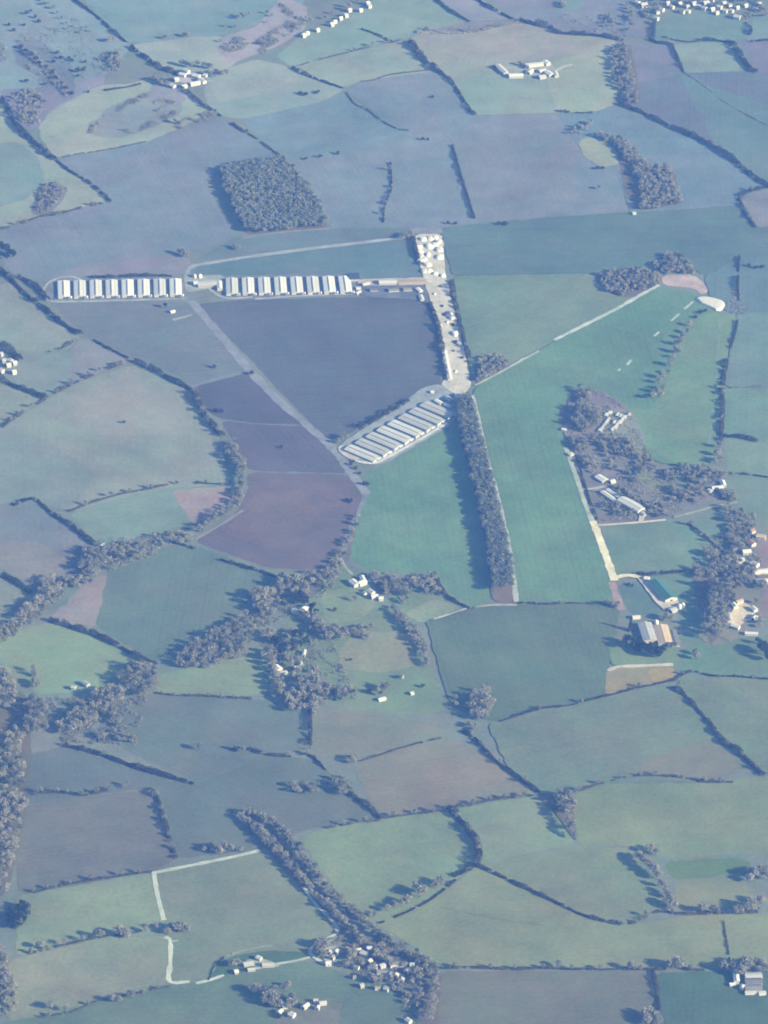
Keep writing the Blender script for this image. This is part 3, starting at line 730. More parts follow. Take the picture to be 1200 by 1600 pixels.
# ---- lone trees and bushes, place by place
trees('in the middle of the large pale left pasture', "194,661,4,bush")
trees('alone in the blue-grey lower field', "312,1172,8,pale")
trees('in the blue-grey lower field beside the wood', "380,1176,7 372,1173,6")
trees('in the pasture below the white farmhouse', "555,940,7,pale 518,920,8 505,916,7 523,955,5,bush")
trees('on the paddocks by the field shelters', "627,1061,5 600,1080,8 575,1083,5,bush 660,1074,5,bush 552,1082,5,bush")
trees('in the double line near the right boundary', "1078,510,7 1074,522,8 1066,530,8 1060,540,9 1058,552,9 1052,560,7 1048,572,9 1046,585,8 1036,592,10 1030,600,9 1036,610,9 1026,615,10 1020,624,10 1032,622,9", 'bare')
trees('below the white sheeted clamp', "1086,497,5 1094,490,5 1102,487,5", 'bush')
trees('by the right boundary below the old runway', "1124,700,9 1120,712,10 1126,722,9 1118,724,8", 'bare')
trees('in the right-hand blue field', "1170,417,5 1180,420,5 1190,419,5", 'bush')
trees('in the mauve field left of the crescent wood', "936,296,6 934,264,5,bush 942,264,4,bush", 'bare')
trees('beyond the north end of the yard', "700,350,5 712,351,5 778,351,5 790,352,6", 'bush')
trees('below the thick pale-field hedge at top', "470,147,5,bush 478,149,6,bush 494,146,4,bush 498,144,4,bush")
trees('in the row under the blue top field', "478,249,4 500,246,5 527,241,5", 'bush')
trees('on the mauve top field', "676,153,4 660,219,5 668,219,4", 'bush')
trees('at the top of the upper perimeter track', "636,372,8 642,370,9 628,374,7", 'bare')
trees('at the left end of the perimeter track', "280,397,8 287,399,9 292,402,8")
trees('near the bend by the upper wood', "366,388,6 372,391,6")
trees('at the left edge above the shed road', "3,390,12 9,395,12 16,400,11 22,402,9 10,405,10", 'ever')
trees('near the ploughed field by the diagonal track', "393,585,6,bush")
trees('where the dark fields meet', "334,575,5 346,645,6 336,643,5", 'bush')
trees('below the left row of sheds', "258,481,7,ever")
trees('at the left end of the lower sheds', "534,688,8 540,685,8 528,692,7")
trees('round the spoil heaps below the sheds', "548,727,4 556,733,4 562,741,4 570,757,5 552,722,3", 'bush')
trees('on the track corner by the purple field', "547,785,5 542,783,4 575,758,4", 'bush')
trees('at the left end of the white farmyard up top', "772,107,5,bush 818,104,7 823,108,6 812,102,6")
trees('in the rough field above the earthworks', "248,174,4 275,193,8 282,194,6", 'bare')
trees('at the top left beside the diagonal hedge', "171,66,9 175,64,7 258,61,6 293,58,8 288,57,6", 'bare')
trees('on the rough pasture in the top left corner', "42,22,5 55,28,6 60,35,5 14,40,5 22,49,5 48,18,4 38,40,4", 'bush')
trees('amid the rough pasture at the left', "32,76,6 40,82,7 48,88,8 55,94,7 62,100,5 84,98,5 90,84,6 96,92,6 108,92,5 112,96,5 133,98,5 120,112,7 130,110,6 122,120,4 84,112,5", 'bush')
trees('below the rough pasture, in a line', "72,106,5 82,116,5 88,124,6 96,132,6 103,140,6 110,148,6 138,145,4 70,133,4 42,128,5", 'bush')
trees('at the top left edge of the photo', "2,75,8 6,82,8 3,90,8 8,96,6", 'bare')
trees('along the scrubby top left bank', "68,2,6 76,8,6 84,14,6 90,22,5 96,30,5 104,38,4 106,46,4 70,8,5 115,42,4 135,44,4 125,52,4 142,50,4", 'bare')
trees('below the terraced hamlet at the top', "418,22,6 425,26,5 418,36,4 478,30,5 470,46,5 462,44,5 485,34,6 520,22,6 508,30,6 545,12,9 540,16,7 560,5,6 583,3,5", 'bare')
trees('round the far top middle scrub', "372,30,7 380,28,8 390,24,6 368,44,5 352,42,4 360,70,5 345,66,5 372,68,5 408,70,6 415,71,6", 'bare')
trees('behind the farmstead at top left', "284,102,10 292,104,10 300,106,9 308,103,8 318,106,9 326,107,9 332,108,8 328,118,8 338,115,7 348,118,7 354,116,7 336,121,5", 'bare')
trees('at the foot of the top left farmstead', "240,127,8 246,130,8 252,133,7 262,136,6", 'bare')
trees('at the far right edge among estate lawns', "1190,1018,12 1196,1024,13 1200,1032,12 1185,1006,8", 'ever')
trees('below the dark estate wood', "1088,1030,8 1086,1022,7", 'bare')
trees('beside the two big barns', "985,985,13,cone 990,1010,14,cone 997,1016,15,cone 980,1006,11,ever 1004,1018,12,ever 1012,1022,12,ever 1020,1026,13,ever 1028,1028,12,ever 1034,1022,10,ever 972,1012,9,ever")
trees('in the front yard of the big barns', "1048,972,8 1042,966,7 1055,1012,6 1045,1012,6 1036,968,7", 'bare')
trees('on the small blue farm paddock', "988,917,4,bush 982,914,3,bush")
trees('left of the farm lane crossing', "945,945,6 952,946,6 958,948,6 963,951,5", 'bare')
trees('in the lower field with a dark triangle shade', "1012,1332,7 1018,1328,6 1024,1336,7", 'bare')
trees('in a slanting row on the right-hand pasture', "1000,1342,9 1006,1350,10 1014,1358,10 1022,1366,10 1028,1374,9 1034,1386,8 1040,1396,8 1044,1404,8 1048,1414,9 1052,1420,8 1040,1416,7", 'bare')
trees('along the winding right-hand hedge', "1098,1425,9 1112,1426,9 1120,1428,8 1150,1428,9 1158,1427,8 1175,1420,11 1168,1425,10 1190,1412,9", 'bare')
trees('at the right edge by the small teal strip', "1170,1368,9 1180,1372,10 1190,1368,10 1197,1364,9 1200,1375,9 1172,1378,8", 'bare')
trees('on the brown field top hedge', "872,1511,7,bare 985,1515,9 1000,1516,6 1045,1514,9 1056,1512,11 1062,1514,10 1080,1516,6")
trees('above the teal bottom corner field', "1008,1592,9 1016,1588,9 1022,1594,9 1012,1600,9 1028,1600,8", 'bare')
trees('over the white lane crossing', "268,1454,9 276,1456,10 284,1454,10 292,1458,8 262,1460,7", 'bare')
trees('along the pale bottom left hedge', "158,1466,9 150,1464,8 194,1464,9 186,1461,9 200,1466,7 228,1456,6 62,1481,7 72,1484,5", 'bare')
trees('under the pale bottom left field', "78,1575,7 102,1580,7,pale 175,1565,7 186,1566,6 206,1560,7 222,1555,6", 'bare')
trees('above the white lane bend', "345,1335,8 336,1330,8 330,1326,7 352,1328,8 362,1330,7 376,1330,6 318,1330,6", 'bare')
trees('along the fence between the pastures', "690,1382,9 680,1388,9 662,1398,11 656,1402,11 650,1392,8 636,1412,9 628,1416,8 616,1420,8 606,1424,7 585,1433,6 575,1430,5", 'bare')
trees('at the bottom edge below the paddock', "398,1552,9 410,1556,9 418,1562,10 425,1558,11 430,1566,10 436,1574,8 424,1572,9 414,1570,8 445,1550,8 450,1542,7", 'bare')
trees('round the bottom lane farm', "456,1562,7 462,1570,6 450,1576,6 366,1511,7 372,1509,7 360,1512,6", 'bare')
trees('round the white farm on the lane', "498,1482,9 504,1478,9 510,1484,8 496,1492,8 503,1496,7 515,1476,7 528,1474,7", 'bare')
trees('between houses of the bottom village', "548,1494,8 553,1498,8 566,1510,7 582,1514,7 590,1496,8 603,1504,8 612,1510,7 632,1512,6 584,1536,8 592,1534,7 578,1530,7 610,1535,6 652,1522,7 658,1528,6 643,1522,6 562,1476,7 596,1484,8 604,1490,7 614,1548,6", 'bare')
trees('by the house left of the lower teal field', "442,1572,6,bush 436,1590,6,bush")
trees('beside the barns at the bottom right', "1130,1516,9 1138,1518,8 1145,1515,9 1160,1510,12 1165,1518,12 1158,1526,11 1172,1512,10 1184,1510,9 1192,1514,9 1126,1512,6 1198,1520,9", 'bare')
trees('on the pale pasture with tan patch', "440,700,4,bush 548,1032,3,bush")
trees('north of the tan patch', "575,1000,7 565,996,7 552,993,7 540,992,8 530,990,7 520,992,9 514,1000,9 522,984,8 580,982,6", 'bare')
trees('left of the pond-side houses', "462,938,9 470,936,9 478,942,8 488,952,8 484,960,7 455,946,8 494,962,8", 'ever')
trees('west of the houses by the pond', "408,955,11 400,945,11 412,938,12 396,936,11 418,948,10 402,930,9 420,932,10 410,965,8,pale", 'bare')
trees('above the pond-side houses', "440,905,9 448,912,11 456,916,11 462,910,10 470,918,9 478,922,8 486,915,9 498,908,8 510,902,8 520,908,8 528,904,8 436,918,11", 'bare')
trees('along the pond-side lawn', "490,975,9 498,985,9 505,990,9 510,996,8 478,966,8 470,962,7 502,978,8", 'bare')
trees('south of the pond-side lawn', "428,1005,9 436,1008,10 445,1004,9 460,995,9 470,996,9 478,1006,8 466,1012,8 452,1014,8 440,1024,9", 'ever')
trees('beside the lower white farmhouse', "418,1030,9 424,1040,10 428,1050,9 430,1062,9 434,1072,9 438,1080,9 436,1088,8 420,1022,9 448,1034,8 455,1042,8 466,1052,7 458,1060,8 470,1068,8", 'bare')
trees('in the garden strip below the farmhouses', "492,1052,9 486,1062,9 478,1066,8 494,1068,9 482,1078,9 474,1082,9 488,1084,9 498,1078,8 505,1076,8 514,1080,9 530,1085,9 538,1086,8 544,1082,8 458,1088,9 466,1094,9 452,1098,10 460,1104,9 455,1112,9 476,1096,8 490,1098,9 492,1110,8", 'bare')
# ---- woods and scrub, each one mass
wood("345,270 365,262 400,254 445,250 470,278 500,322 513,355 440,362 386,367 368,335 352,300", 13, 5.5, gaps=.10, mat='belt', vary=(.82, 1.04))
wood("714,630 734,622 752,690 772,767 791,850 803,915 803,921 771,925 760,850 741,767 722,690", 15.5, 4.9, gaps=.0, vary=(.88, 1.03), mat='belt', cl=180)
wood("955,80 980,70 985,110 1000,160 976,165 965,140 952,108", 10, 7, gaps=.2)
wood("962,215 985,228 1000,250 1012,262 1045,264 1053,290 1068,318 1030,328 1000,330 1000,290 988,265 972,236", 11, 6.5, gaps=.15)
wood("925,212 945,212 965,218 975,232 985,250 975,252 960,228 940,218", 9, 6.5)
wood("885,210 905,198 925,192 922,202 900,212", 8, 7, gaps=.3)
wood("934,432 960,426 1000,420 1033,432 1029,447 990,458 972,465 946,456", 8, 6)
wood("1020,416 1040,402 1058,397 1078,415 1086,429 1036,430", 9, 6)
wood("748,560 775,557 795,567 788,578 757,596 746,598", 10, 6, gaps=.1)
scrub("1135,452 1158,448 1162,475 1175,494 1135,492", 3)
wood("896,640 918,638 935,650 934,672 912,678 895,665", 14, 6.2)
wood("903,610 917,610 922,622 915,634 905,632", 13, 7)
wood("886,690 905,684 922,697 915,710 897,704", 9, 6.5)
wood("925,682 960,682 990,692 1000,712 985,717 950,710 932,702", 8, 6.5, gaps=.15)
wood("990,715 1010,708 1025,735 1012,746 995,736", 10, 7, gaps=.15)
wood("905,712 925,715 940,740 930,742 915,735", 10, 7, gaps=.2)
wood("1035,738 1075,730 1130,737 1132,748 1100,752 1090,762 1060,745 1040,752", 9, 7, gaps=.2)
wood("1040,760 1065,770 1085,775 1085,785 1060,780 1040,772", 9, 7.5, gaps=.3)
wood("1120,765 1145,775 1150,786 1128,780", 9, 7, gaps=.2)
wood("962,757 985,767 1010,785 1040,795 1042,808 1012,800 985,785 975,775", 9, 7, gaps=.2)
wood("945,787 985,797 992,806 965,808", 8, 7.5, gaps=.3)
wood("1140,805 1160,800 1183,822 1172,845 1150,858 1138,838", 9, 7.5, gaps=.3)
wood("1130,795 1140,790 1150,850 1140,868", 10, 8, gaps=.2)
wood("1080,890 1110,882 1135,895 1120,905 1085,905", 9, 7, gaps=.15)
wood("1125,885 1165,895 1178,915 1160,925 1130,910", 9, 7, gaps=.25)
wood("1108,915 1135,915 1148,935 1138,960 1128,990 1110,1005 1100,985 1106,950", 18, 6.2)
wood("560,802 562,820 555,832 548,850 535,880 525,900 505,898 515,882 530,860 545,835", 8, 6.5, gaps=.1)
wood("588,905 605,902 622,908 620,925 605,930 590,920", 8, 7, gaps=.2)
wood("640,905 660,900 678,900 684,915 682,928 665,930 650,922 640,915", 8, 7, gaps=.15)
wood("625,930 640,932 640,945 628,948", 8, 7, gaps=.2)
wood("604,945 616,952 635,970 652,985 666,1010 673,1045 664,1042 655,1020 640,1000 622,975", 8, 6.5, gaps=.1)
wood("270,1040 300,1012 345,985 385,962 402,972 394,1000 380,1025 330,1046 290,1048", 11, 6.5, gaps=.08)
wood("395,930 420,920 440,935 430,965 405,968", 9, 7.5, gaps=.3)
wood("165,862 195,852 225,850 230,865 200,882 175,892 165,880", 9, 7, gaps=.2)
wood("240,840 275,834 302,840 300,850 255,855 240,850", 7, 7, gaps=.25)
wood("303,830 330,812 362,792 372,765 372,738 358,720 352,700 365,690 378,715 382,735 384,762 374,793 340,814 312,838", 9, 6.5, gaps=.08)
wood("137,862 155,857 170,880 150,905 132,905 122,888", 12, 6.8, gaps=.08)
wood("68,912 86,905 92,922 78,945 52,958 35,972 28,965 56,938", 11, 6.5, gaps=.1)
wood("-10,985 12,985 25,975 28,990 5,1003 -10,1005", 9, 7, gaps=.2)
wood("205,1040 235,1042 250,1062 240,1080 215,1090 195,1078 182,1064", 11, 6.5, gaps=.1)
wood("150,1088 172,1078 200,1088 175,1105 150,1128 125,1145 95,1152 88,1140 105,1125", 12, 6.5, gaps=.1)
wood("45,1098 62,1092 78,1120 70,1150 42,1150 35,1120", 12, 6.5, gaps=.1)
wood("-10,1045 15,1050 28,1085 22,1105 -10,1110", 11, 7, gaps=.15)
wood("48,1052 54,1048 60,1075 52,1080", 9, 6)
wood("-10,1150 35,1142 45,1180 35,1230 45,1260 30,1300 20,1340 10,1400 -10,1400", 11, 7, gaps=.48)
wood("150,1150 190,1150 215,1155 200,1166 160,1163", 7, 7, gaps=.35)
wood("-10,1480 8,1490 16,1540 25,1560 0,1575 -10,1575", 12, 6.5, gaps=.1)
wood("12,1432 26,1417 45,1414 38,1450 16,1456", 9, 5.5, mat='ever')
wood("446,1234 460,1224 490,1229 505,1240 470,1243", 7, 7, gaps=.1)
wood("515,1215 532,1216 548,1228 552,1240 535,1244 518,1236", 9, 7, gaps=.1)
wood("545,1188 556,1184 560,1192 550,1198", 9, 7)
wood("732,1098 758,1080 772,1100 765,1125 747,1132 732,1120", 12, 6.5, gaps=.02)
wood("728,1132 746,1136 742,1150 732,1145", 8, 7)
wood("700,1095 715,1090 722,1100 712,1108", 7, 7, gaps=.3)
wood("866,1247 890,1242 897,1262 895,1290 903,1318 893,1308 876,1275", 13, 6)
wood("602,1472 640,1482 670,1502 688,1520 686,1545 676,1540 668,1520 640,1500 606,1490", 9, 7, gaps=.15)
wood("676,1530 686,1532 682,1590 672,1600 668,1590 675,1560", 10, 7, gaps=.1)
wood("655,1575 668,1555 664,1600 650,1604", 8, 7.5, gaps=.3)
for q in ("25,965 60,940 52,965 20,987 0,1002 -5,985", "95,905 130,905 146,915 115,923 95,918", "160,1078 185,1068 195,1086 175,1092", "170,1102 182,1096 190,1140 180,1150 172,1130",
          "-5,1500 20,1530 30,1560 20,1592 -5,1600", "432,907 470,900 482,915 478,935 455,942 438,932", "478,897 510,895 522,906 500,916 480,912",
          "520,986 575,979 583,991 540,1000 520,1005", "470,957 490,957 511,986 496,996 478,976", "405,988 440,986 475,991 470,1001 430,1006 405,1002",
          "412,1018 425,1016 442,1090 427,1088 418,1052", "442,1008 465,1006 470,1036 450,1036", "445,1092 475,1082 500,1077 516,1086 500,1101 470,1113 450,1106",
          "480,1107 492,1101 494,1118 482,1126", "520,1080 550,1077 555,1090 530,1096", "580,1075 605,1070 606,1085 590,1089", "570,897 590,896 600,912 585,916",
          "600,918 625,912 645,925 640,935 612,928", "660,915 690,925 700,938 672,930"):
    wood(q, 8, 7.2, gaps=.28)
for q in ("972,737 1000,740 1004,756 985,752", "950,758 975,768 995,785 975,782 955,770", "1035,733 1060,735 1060,752 1040,756", "1040,768 1068,768 1066,785 1045,785", "1060,728 1090,731 1090,746 1065,742",
          "1090,736 1140,737 1138,748 1095,748", "1120,766 1150,770 1152,787 1125,782", "938,786 965,790 988,808 960,808", "1008,787 1040,790 1040,812 1012,806", "1075,757 1087,757 1086,788 1076,785",
          "1092,750 1104,752 1098,780 1088,775", "945,713 955,712 968,735 958,738", "1140,850 1160,850 1166,862 1146,866", "1163,885 1180,890 1180,905 1160,904", "1182,911 1203,913 1203,930 1186,926",
          "1128,962 1140,972 1135,987 1125,978", "1160,928 1178,935 1186,946 1165,938", "1184,962 1196,966 1190,982 1180,976", "1112,880 1140,872 1160,880 1140,892", "1095,860 1120,868 1130,880 1105,878"):
    wood(q, 8, 7, gaps=.34)
for q in ("540,1482 560,1479 556,1495 545,1501", "580,1490 600,1482 615,1490 605,1499 585,1499", "640,1517 662,1522 655,1541 640,1536", "574,1530 596,1532 592,1541 578,1540", "500,1477 512,1472 530,1474 520,1481",
          "628,1540 636,1538 640,1570 632,1572", "650,1545 658,1543 660,1575 653,1575", "612,1545 622,1540 628,1550 618,1554", "495,1490 503,1486 506,1494 498,1498", "540,1505 552,1508 548,1518 538,1514",
          "448,1562 462,1560 468,1572 455,1574", "400,1548 432,1556 440,1575 425,1580 410,1566"):
    wood(q, 7, 6.5, gaps=.2)
for q, h, d in (("890,612 940,612 985,642 1005,690 1030,735 1130,745 1130,775 1050,805 985,765 940,760 905,720 885,690", 3.2, .16), ("935,775 965,768 1035,803 1030,810 940,815", 2.5, .10),
        ("60,1092 230,1088 212,1166 100,1160", 3.5, .22), ("150,845 300,830 245,868 172,893", 3.5, .2), ("382,932 480,892 522,910 482,960 402,982", 3.2, .2), ("405,985 520,1000 560,1092 440,1112", 3.2, .16),
        ("0,985 60,930 100,905 110,920 40,985 0,1008", 3.5, .25), ("575,896 686,898 684,930 610,930", 3, .2), ("1095,850 1180,800 1195,905 1110,890", 3, .14), ("1085,900 1150,930 1140,1005 1100,1005", 2.4, .06),
        ("540,1480 660,1492 662,1560 620,1550 560,1530", 2.6, .12), ("620,1540 664,1535 660,1600 640,1600", 2.4, .10)):
    scrub(q, h, d)
def wood_line(s, width, h, sp, **k):
    global W
    o = ribbon_outline(W(s), width); W0 = W
    W = lambda _: o
    try: wood('', h, sp, **k)
    finally: W = W0
wood_line("385,1272 410,1281 440,1300 462,1327 485,1357 515,1394 548,1426 580,1454 612,1476", 9, 11, 5.2)
wood_line("370,1276 395,1294 420,1319 450,1350 480,1385 507,1416 524,1433 553,1461 570,1476", 8, 12, 5.2)
scrub("150,92 182,76 196,82 188,112 163,112", 5, .2)
wood("166,95 178,82 192,84 186,106 170,108", 8, 7, gaps=.1)
wood("14,152 50,142 75,156 62,188 52,206 36,198 20,178", 7, 7.5, gaps=.3)
wood("62,292 85,285 105,296 95,315 70,333 52,332", 5, 7, gaps=.2)
for s in ("138,208 150,190 166,178 162,188 150,200 145,212", "180,172 205,157 232,145 236,150 210,163 186,176", "178,205 222,198 252,184 272,172 276,178 250,192 215,208 185,210",
          "240,160 262,152 275,160 250,172", "268,196 300,182 332,174 342,182 300,196 280,202"):
    scrub(s, 3.6, .5)
for q in ("28,62 50,74 66,95 60,100 40,90", "60,96 85,112 110,148 102,152 72,120", "40,100 60,108 66,118 48,112", "395,70 440,40 470,20 478,40 440,62 410,85", "340,75 372,58 400,62 380,78 350,84", "440,5 462,22 455,30 436,14"):
    scrub(q, 4, .35)
scrub("20,60 120,20 160,120 60,140", 1.6, .035)
scrub("640,57 668,48 733,36 812,34 740,50", 1.6, .05)
scrub("870,20 960,30 1000,60 900,52", 3, .06)
for s in ("940,20 960,18 965,40 945,45", "975,10 990,8 992,50 978,55", "868,6 885,4 890,14 872,16", "1000,5 1020,8 1022,30 1005,34"):
    wood(s, 7, 8, gaps=.35)
wood("1000,-8 1200,-8 1200,20 1165,14 1120,18 1060,14 1030,22 1012,30", 7, 11, gaps=.45)
wood("1140,28 1165,18 1200,15 1200,30 1180,34", 7, 9, gaps=.4)

# the small trees standing in the hedges, too many and too small to tell apart: one mass
def hedge_trees():
    Q = []
    for (x, y, h) in HT:
        gx, gy = P(x, y); h *= 1.3; r = .44*h
        cs = []
        for k in range(4):
            d = rng.normal(size=(45, 3)); d /= np.linalg.norm(d, axis=1)[:,None]
            d *= (rng.uniform(.2, 1, 45)**.45)[:,None]*r*rng.uniform(.5, .75)
            t = rng.uniform(0, 6.28); cs.append(d + [gx + r*.45*math.cos(t), gy + r*.45*math.sin(t), h*rng.uniform(.5, .75)])
        c = np.concatenate(cs); c[:,2] = np.clip(c[:,2], .5, h); Q.append(leaf_quads(c, 1.1))
        Q.append(np.array(prism_quads((gx,gy,-.2), (gx,gy,h*.7), .18, .06, 3)))
    o = link('hedgerow_trees', quadmesh('hedgerow_trees', np.concatenate(Q), M['twig'])); o['kind'] = 'stuff'
hedge_trees()
# ------------------------------------------------------------------ buildings
def mesh_from(name, V, F, mat):
    me = bpy.data.meshes.new(name); me.from_pydata(V, [], F); me.materials.append(mat); me.update(); return me
def gable(L, Wd, e, r, over=.4):
    """walls and roof shell of a gabled building, ridge along local y"""
    a, b = Wd/2, L/2
    wv = [(-a,-b,-.3),(a,-b,-.3),(a,b,-.3),(-a,b,-.3),(-a,-b,e),(a,-b,e),(a,b,e),(-a,b,e),(0,-b,r-.12),(0,b,r-.12)]
    wf = [(1,2,6,5),(3,0,4,7),(0,1,5,8,4),(2,3,7,9,6)]
    A, B, k = a+over, b+over, (r-e)/a
    ze = e - k*over; t = .18
    rv = [(-A,-B,ze),(0,-B,r),(A,-B,ze),(-A,B,ze),(0,B,r),(A,B,ze),(-A,-B,ze+t),(0,-B,r+t),(A,-B,ze+t),(-A,B,ze+t),(0,B,r+t),(A,B,ze+t)]
    rf = [(6,7,10,9),(7,8,11,10),(0,3,4,1),(1,4,5,2),(0,1,7,6),(1,2,8,7),(3,9,10,4),(4,10,11,5),(0,6,9,3),(2,5,11,8)]
    return (wv, wf), (rv, rf)
def boxv(x0, x1, y0, y1, z0, z1):
    v = [(x,y,z) for z in (z0,z1) for (x,y) in ((x0,y0),(x1,y0),(x1,y1),(x0,y1))]
    return v, [(3,2,1,0),(4,5,6,7),(0,1,5,4),(1,2,6,5),(2,3,7,6),(3,0,4,7)]
def boxes(name, L, mat):
    V, F = [], []
    for b in L:
        v, f = boxv(*b); n = len(V); V += v; F += [tuple(i+n for i in q) for q in f]
    return mesh_from(name, V, F, mat)
def base_xy(x, y, h):
    """the roof is seen above its footing: come down the picture by the height it stands"""
    return np.array(P(x, y + .86*h))
def building(name, cat, label, x0, y0, x1, y1, width, roof='pale_roof', wall='grey_wall', eave=3.2, pitch=.28, group=None, chimney=False, doors=1, windows=0):
    """ridge seen from (x0,y0) to (x1,y1) in the photo, width in metres"""
    ridge = eave + pitch*width/2
    p, q = base_xy(x0, y0, ridge*.8), base_xy(x1, y1, ridge*.8); d = q - p; L = float(np.linalg.norm(d))
    if L < width*.6: L = width*.6
    root = bpy.data.objects.new(name, None); C.objects.link(root)
    c = (p+q)/2; root.location = (c[0], c[1], .3); root.rotation_euler = (0, 0, math.atan2(d[1], d[0]) - math.pi/2)
    (wv, wf), (rv, rf) = gable(L, width, eave, ridge)
    w_ = link('wall', mesh_from('wall', wv, wf, M[wall]), parent=root)
    r_ = link('roof', mesh_from('roof', rv, rf, M[roof]), parent=root)
    if chimney:
        link('chimney', boxes('chimney', [(-.5,.5,-L/2+.6,-L/2+1.5,ridge-.6,ridge+1.3)], M['brick_wall']), parent=r_)
    a = width/2
    dw = min(1.8, width*.2)
    for k in range(doors):
        y = -L/2 - .06 if k % 2 == 0 else L/2 + .06
        link('door', boxes('door', [(-dw,dw,y-.05,y+.05,-.2,min(eave-.3, 3.4))], M['door']), parent=root)
    for k in range(windows):
        yy = -L/2 + L*(k+.5)/windows
        for sx in (-1, 1):
            link('window', boxes('window', [(sx*a-.05 if sx > 0 else -a-.05, sx*a+.05 if sx > 0 else -a+.05, yy-.6, yy+.6, 1.0, 2.2)], M['door']), parent=root)
    return tag(root, label, cat, group), r_, L
def shed_row(group, block, first, last, n, vec, lab, roof='white_roof'):
    """n poultry sheds between the two given roof centres; vec is the ridge seen in the photo"""
    for i in range(n):
        t = i/(n-1); x, y = first[0]+(last[0]-first[0])*t, first[1]+(last[1]-first[1])*t
        o, r_, L = building('poultry_shed', 'poultry shed', f"white gabled poultry shed, {lab(i, n)}", x-vec(t)[0]/2, y-vec(t)[1]/2, x+vec(t)[0]/2, y+vec(t)[1]/2, 18.6, roof, 'white_wall', 3.0, .14, group, doors=2)
        rz = 3.0 + .14*18.6/2
        v = link('ridge_vent', boxes('ridge_vent', [(-.6,.6,-L*.44,L*.44,rz+.1,rz+.75)], M['vent']), parent=r_)
        # the feed bins stand at the near right corner of each shed
        ca, sa = math.cos(o.rotation_euler.z), math.sin(o.rotation_euler.z)
        end = L/2 if vec(t)[1] > 0 and False else (-L/2 if math.cos(o.rotation_euler.z) > 0 else L/2)
        lx, ly = (11.2 if end < 0 else -11.2), end + (-3.2 if end < 0 else 3.2)
        feed_bin(o.location.x + ca*lx - sa*ly, o.location.y + sa*lx + ca*ly, f"small steel feed bin at the shed {lab(i, n)}".replace('poultry ', ''))
BIN = {}
def feed_bin(gx, gy, label):
    if not BIN:
        V, F = [], []
        def ring(z, r): V.extend((r*math.cos(2*math.pi*k/12), r*math.sin(2*math.pi*k/12), z) for k in range(12)); return len(V)-12
        rs = [ring(2.0, .3), ring(3.6, 1.5), ring(6.0, 1.5), ring(6.9, .25)]
        for a, b in zip(rs, rs[1:]): F.extend((a+k, a+(k+1)%12, b+(k+1)%12, b+k) for k in range(12))
        F.append(tuple(range(rs[0]+11, rs[0]-1, -1))); F.append(tuple(range(rs[3], rs[3]+12)))
        BIN['hopper'] = mesh_from('hopper', V, F, M['steel'])
        for k in range(4):
            sx, sy = (1 if k & 1 else -1), (1 if k & 2 else -1)
            BIN['leg%d' % k] = boxes('leg', [(sx*1.05-.08, sx*1.05+.08, sy*1.05-.08, sy*1.05+.08, -.2, 3.7)], M['steel'])
    r = bpy.data.objects.new('feed_bin', None); C.objects.link(r); r.location = (gx, gy, .3)
    link('hopper', BIN['hopper'], parent=r)
    for k in range(4): link('leg', BIN['leg%d' % k], parent=r)
    tag(r, label, 'feed bin', 'feed bins at the shed ends')
G1 = 'poultry sheds on the old runways'
def lab_l(i, n): return ('leftmost' if i == 0 else 'rightmost' if i == n-1 else ORD[i] + ' from left') + ' in the upper left row'
def lab_r(i, n): return ('leftmost' if i == 0 else 'rightmost' if i == n-1 else ORD[i] + ' from left') + ' in the upper right row'
def lab_c(i, n): return ('lowest' if i == 0 else 'topmost' if i == n-1 else ORD[i] + ' from the bottom') + ' in the slanting lower row'
shed_row(G1, 'l', (99.8, 451.5), (274.5, 448.5), 8, lambda t: (.8, 25.5), lab_l)
shed_row(G1, 'r', (362.5, 447), (539.5, 444), 8, lambda t: (.9 + 2.8*t, 25), lab_r)
shed_row(G1, 'c', (566.5, 708), (684.5, 640), 8, lambda t: (46, 19.3), lab_c, 'pale_roof')
# ---- the big yard's white heaps under plastic sheeting, each its own lumpy mound
def heap(x, y, w, d, h, label, mat='sheet', name='sheeted_heap', cat='sheeted heap', group='white sheeted heaps on the runway end', sq=3.2):
    n, m = 18, 7; V, F = [], []
    ph = rng.uniform(0, 6.28, 3)
    for j in range(m):
        f = j/(m-1); rr = math.cos(f*math.pi/2)**.55; z = h*math.sin(f*math.pi/2)
        for i in range(n):
            t = 2*math.pi*i/n; c, s = math.cos(t), math.sin(t)
            sup = (abs(c)**sq + abs(s)**sq)**(-1/sq)*(1 + .07*math.sin(2*t+ph[0]) + .05*math.sin(3*t+ph[1]))
            V.append((w/2*sup*c*max(rr, .02), d/2*sup*s*max(rr, .02), z*(1 + .08*math.sin(t*3+ph[2])*rr) - (.2 if j == 0 else 0)))
    for j in range(m-1):
        F += [(j*n+i, j*n+(i+1)%n, (j+1)*n+(i+1)%n, (j+1)*n+i) for i in range(n)]
    F.append(tuple((m-1)*n+i for i in range(n)))
    o = link(name, mesh_from(name, V, F, M[mat])); g = base_xy(x, y, h*.6); o.location = (g[0], g[1], .3)
    o.rotation_euler = (0, 0, rng.uniform(-.25, .25) + .2)
    for p in o.data.polygons: p.use_smooth = True
    return tag(o, label, cat, group)
HP = [(661,373,10,9),(672,372,9,9),(680,371,9,9),(685,377,9,9),(671,384,11,12),(679,382,10,11),(654,386,11,10),(656,392.5,10,9),(686,389,10,12),(687,401,12,10),
      (658,400,10,10),(669,397,7,8),(658.5,407,11,11),(664,404,6,8),(667,412,11,12),(671,423,9,8),(663,423,9,9),(680,427,8,7),(692,430,7,7)]
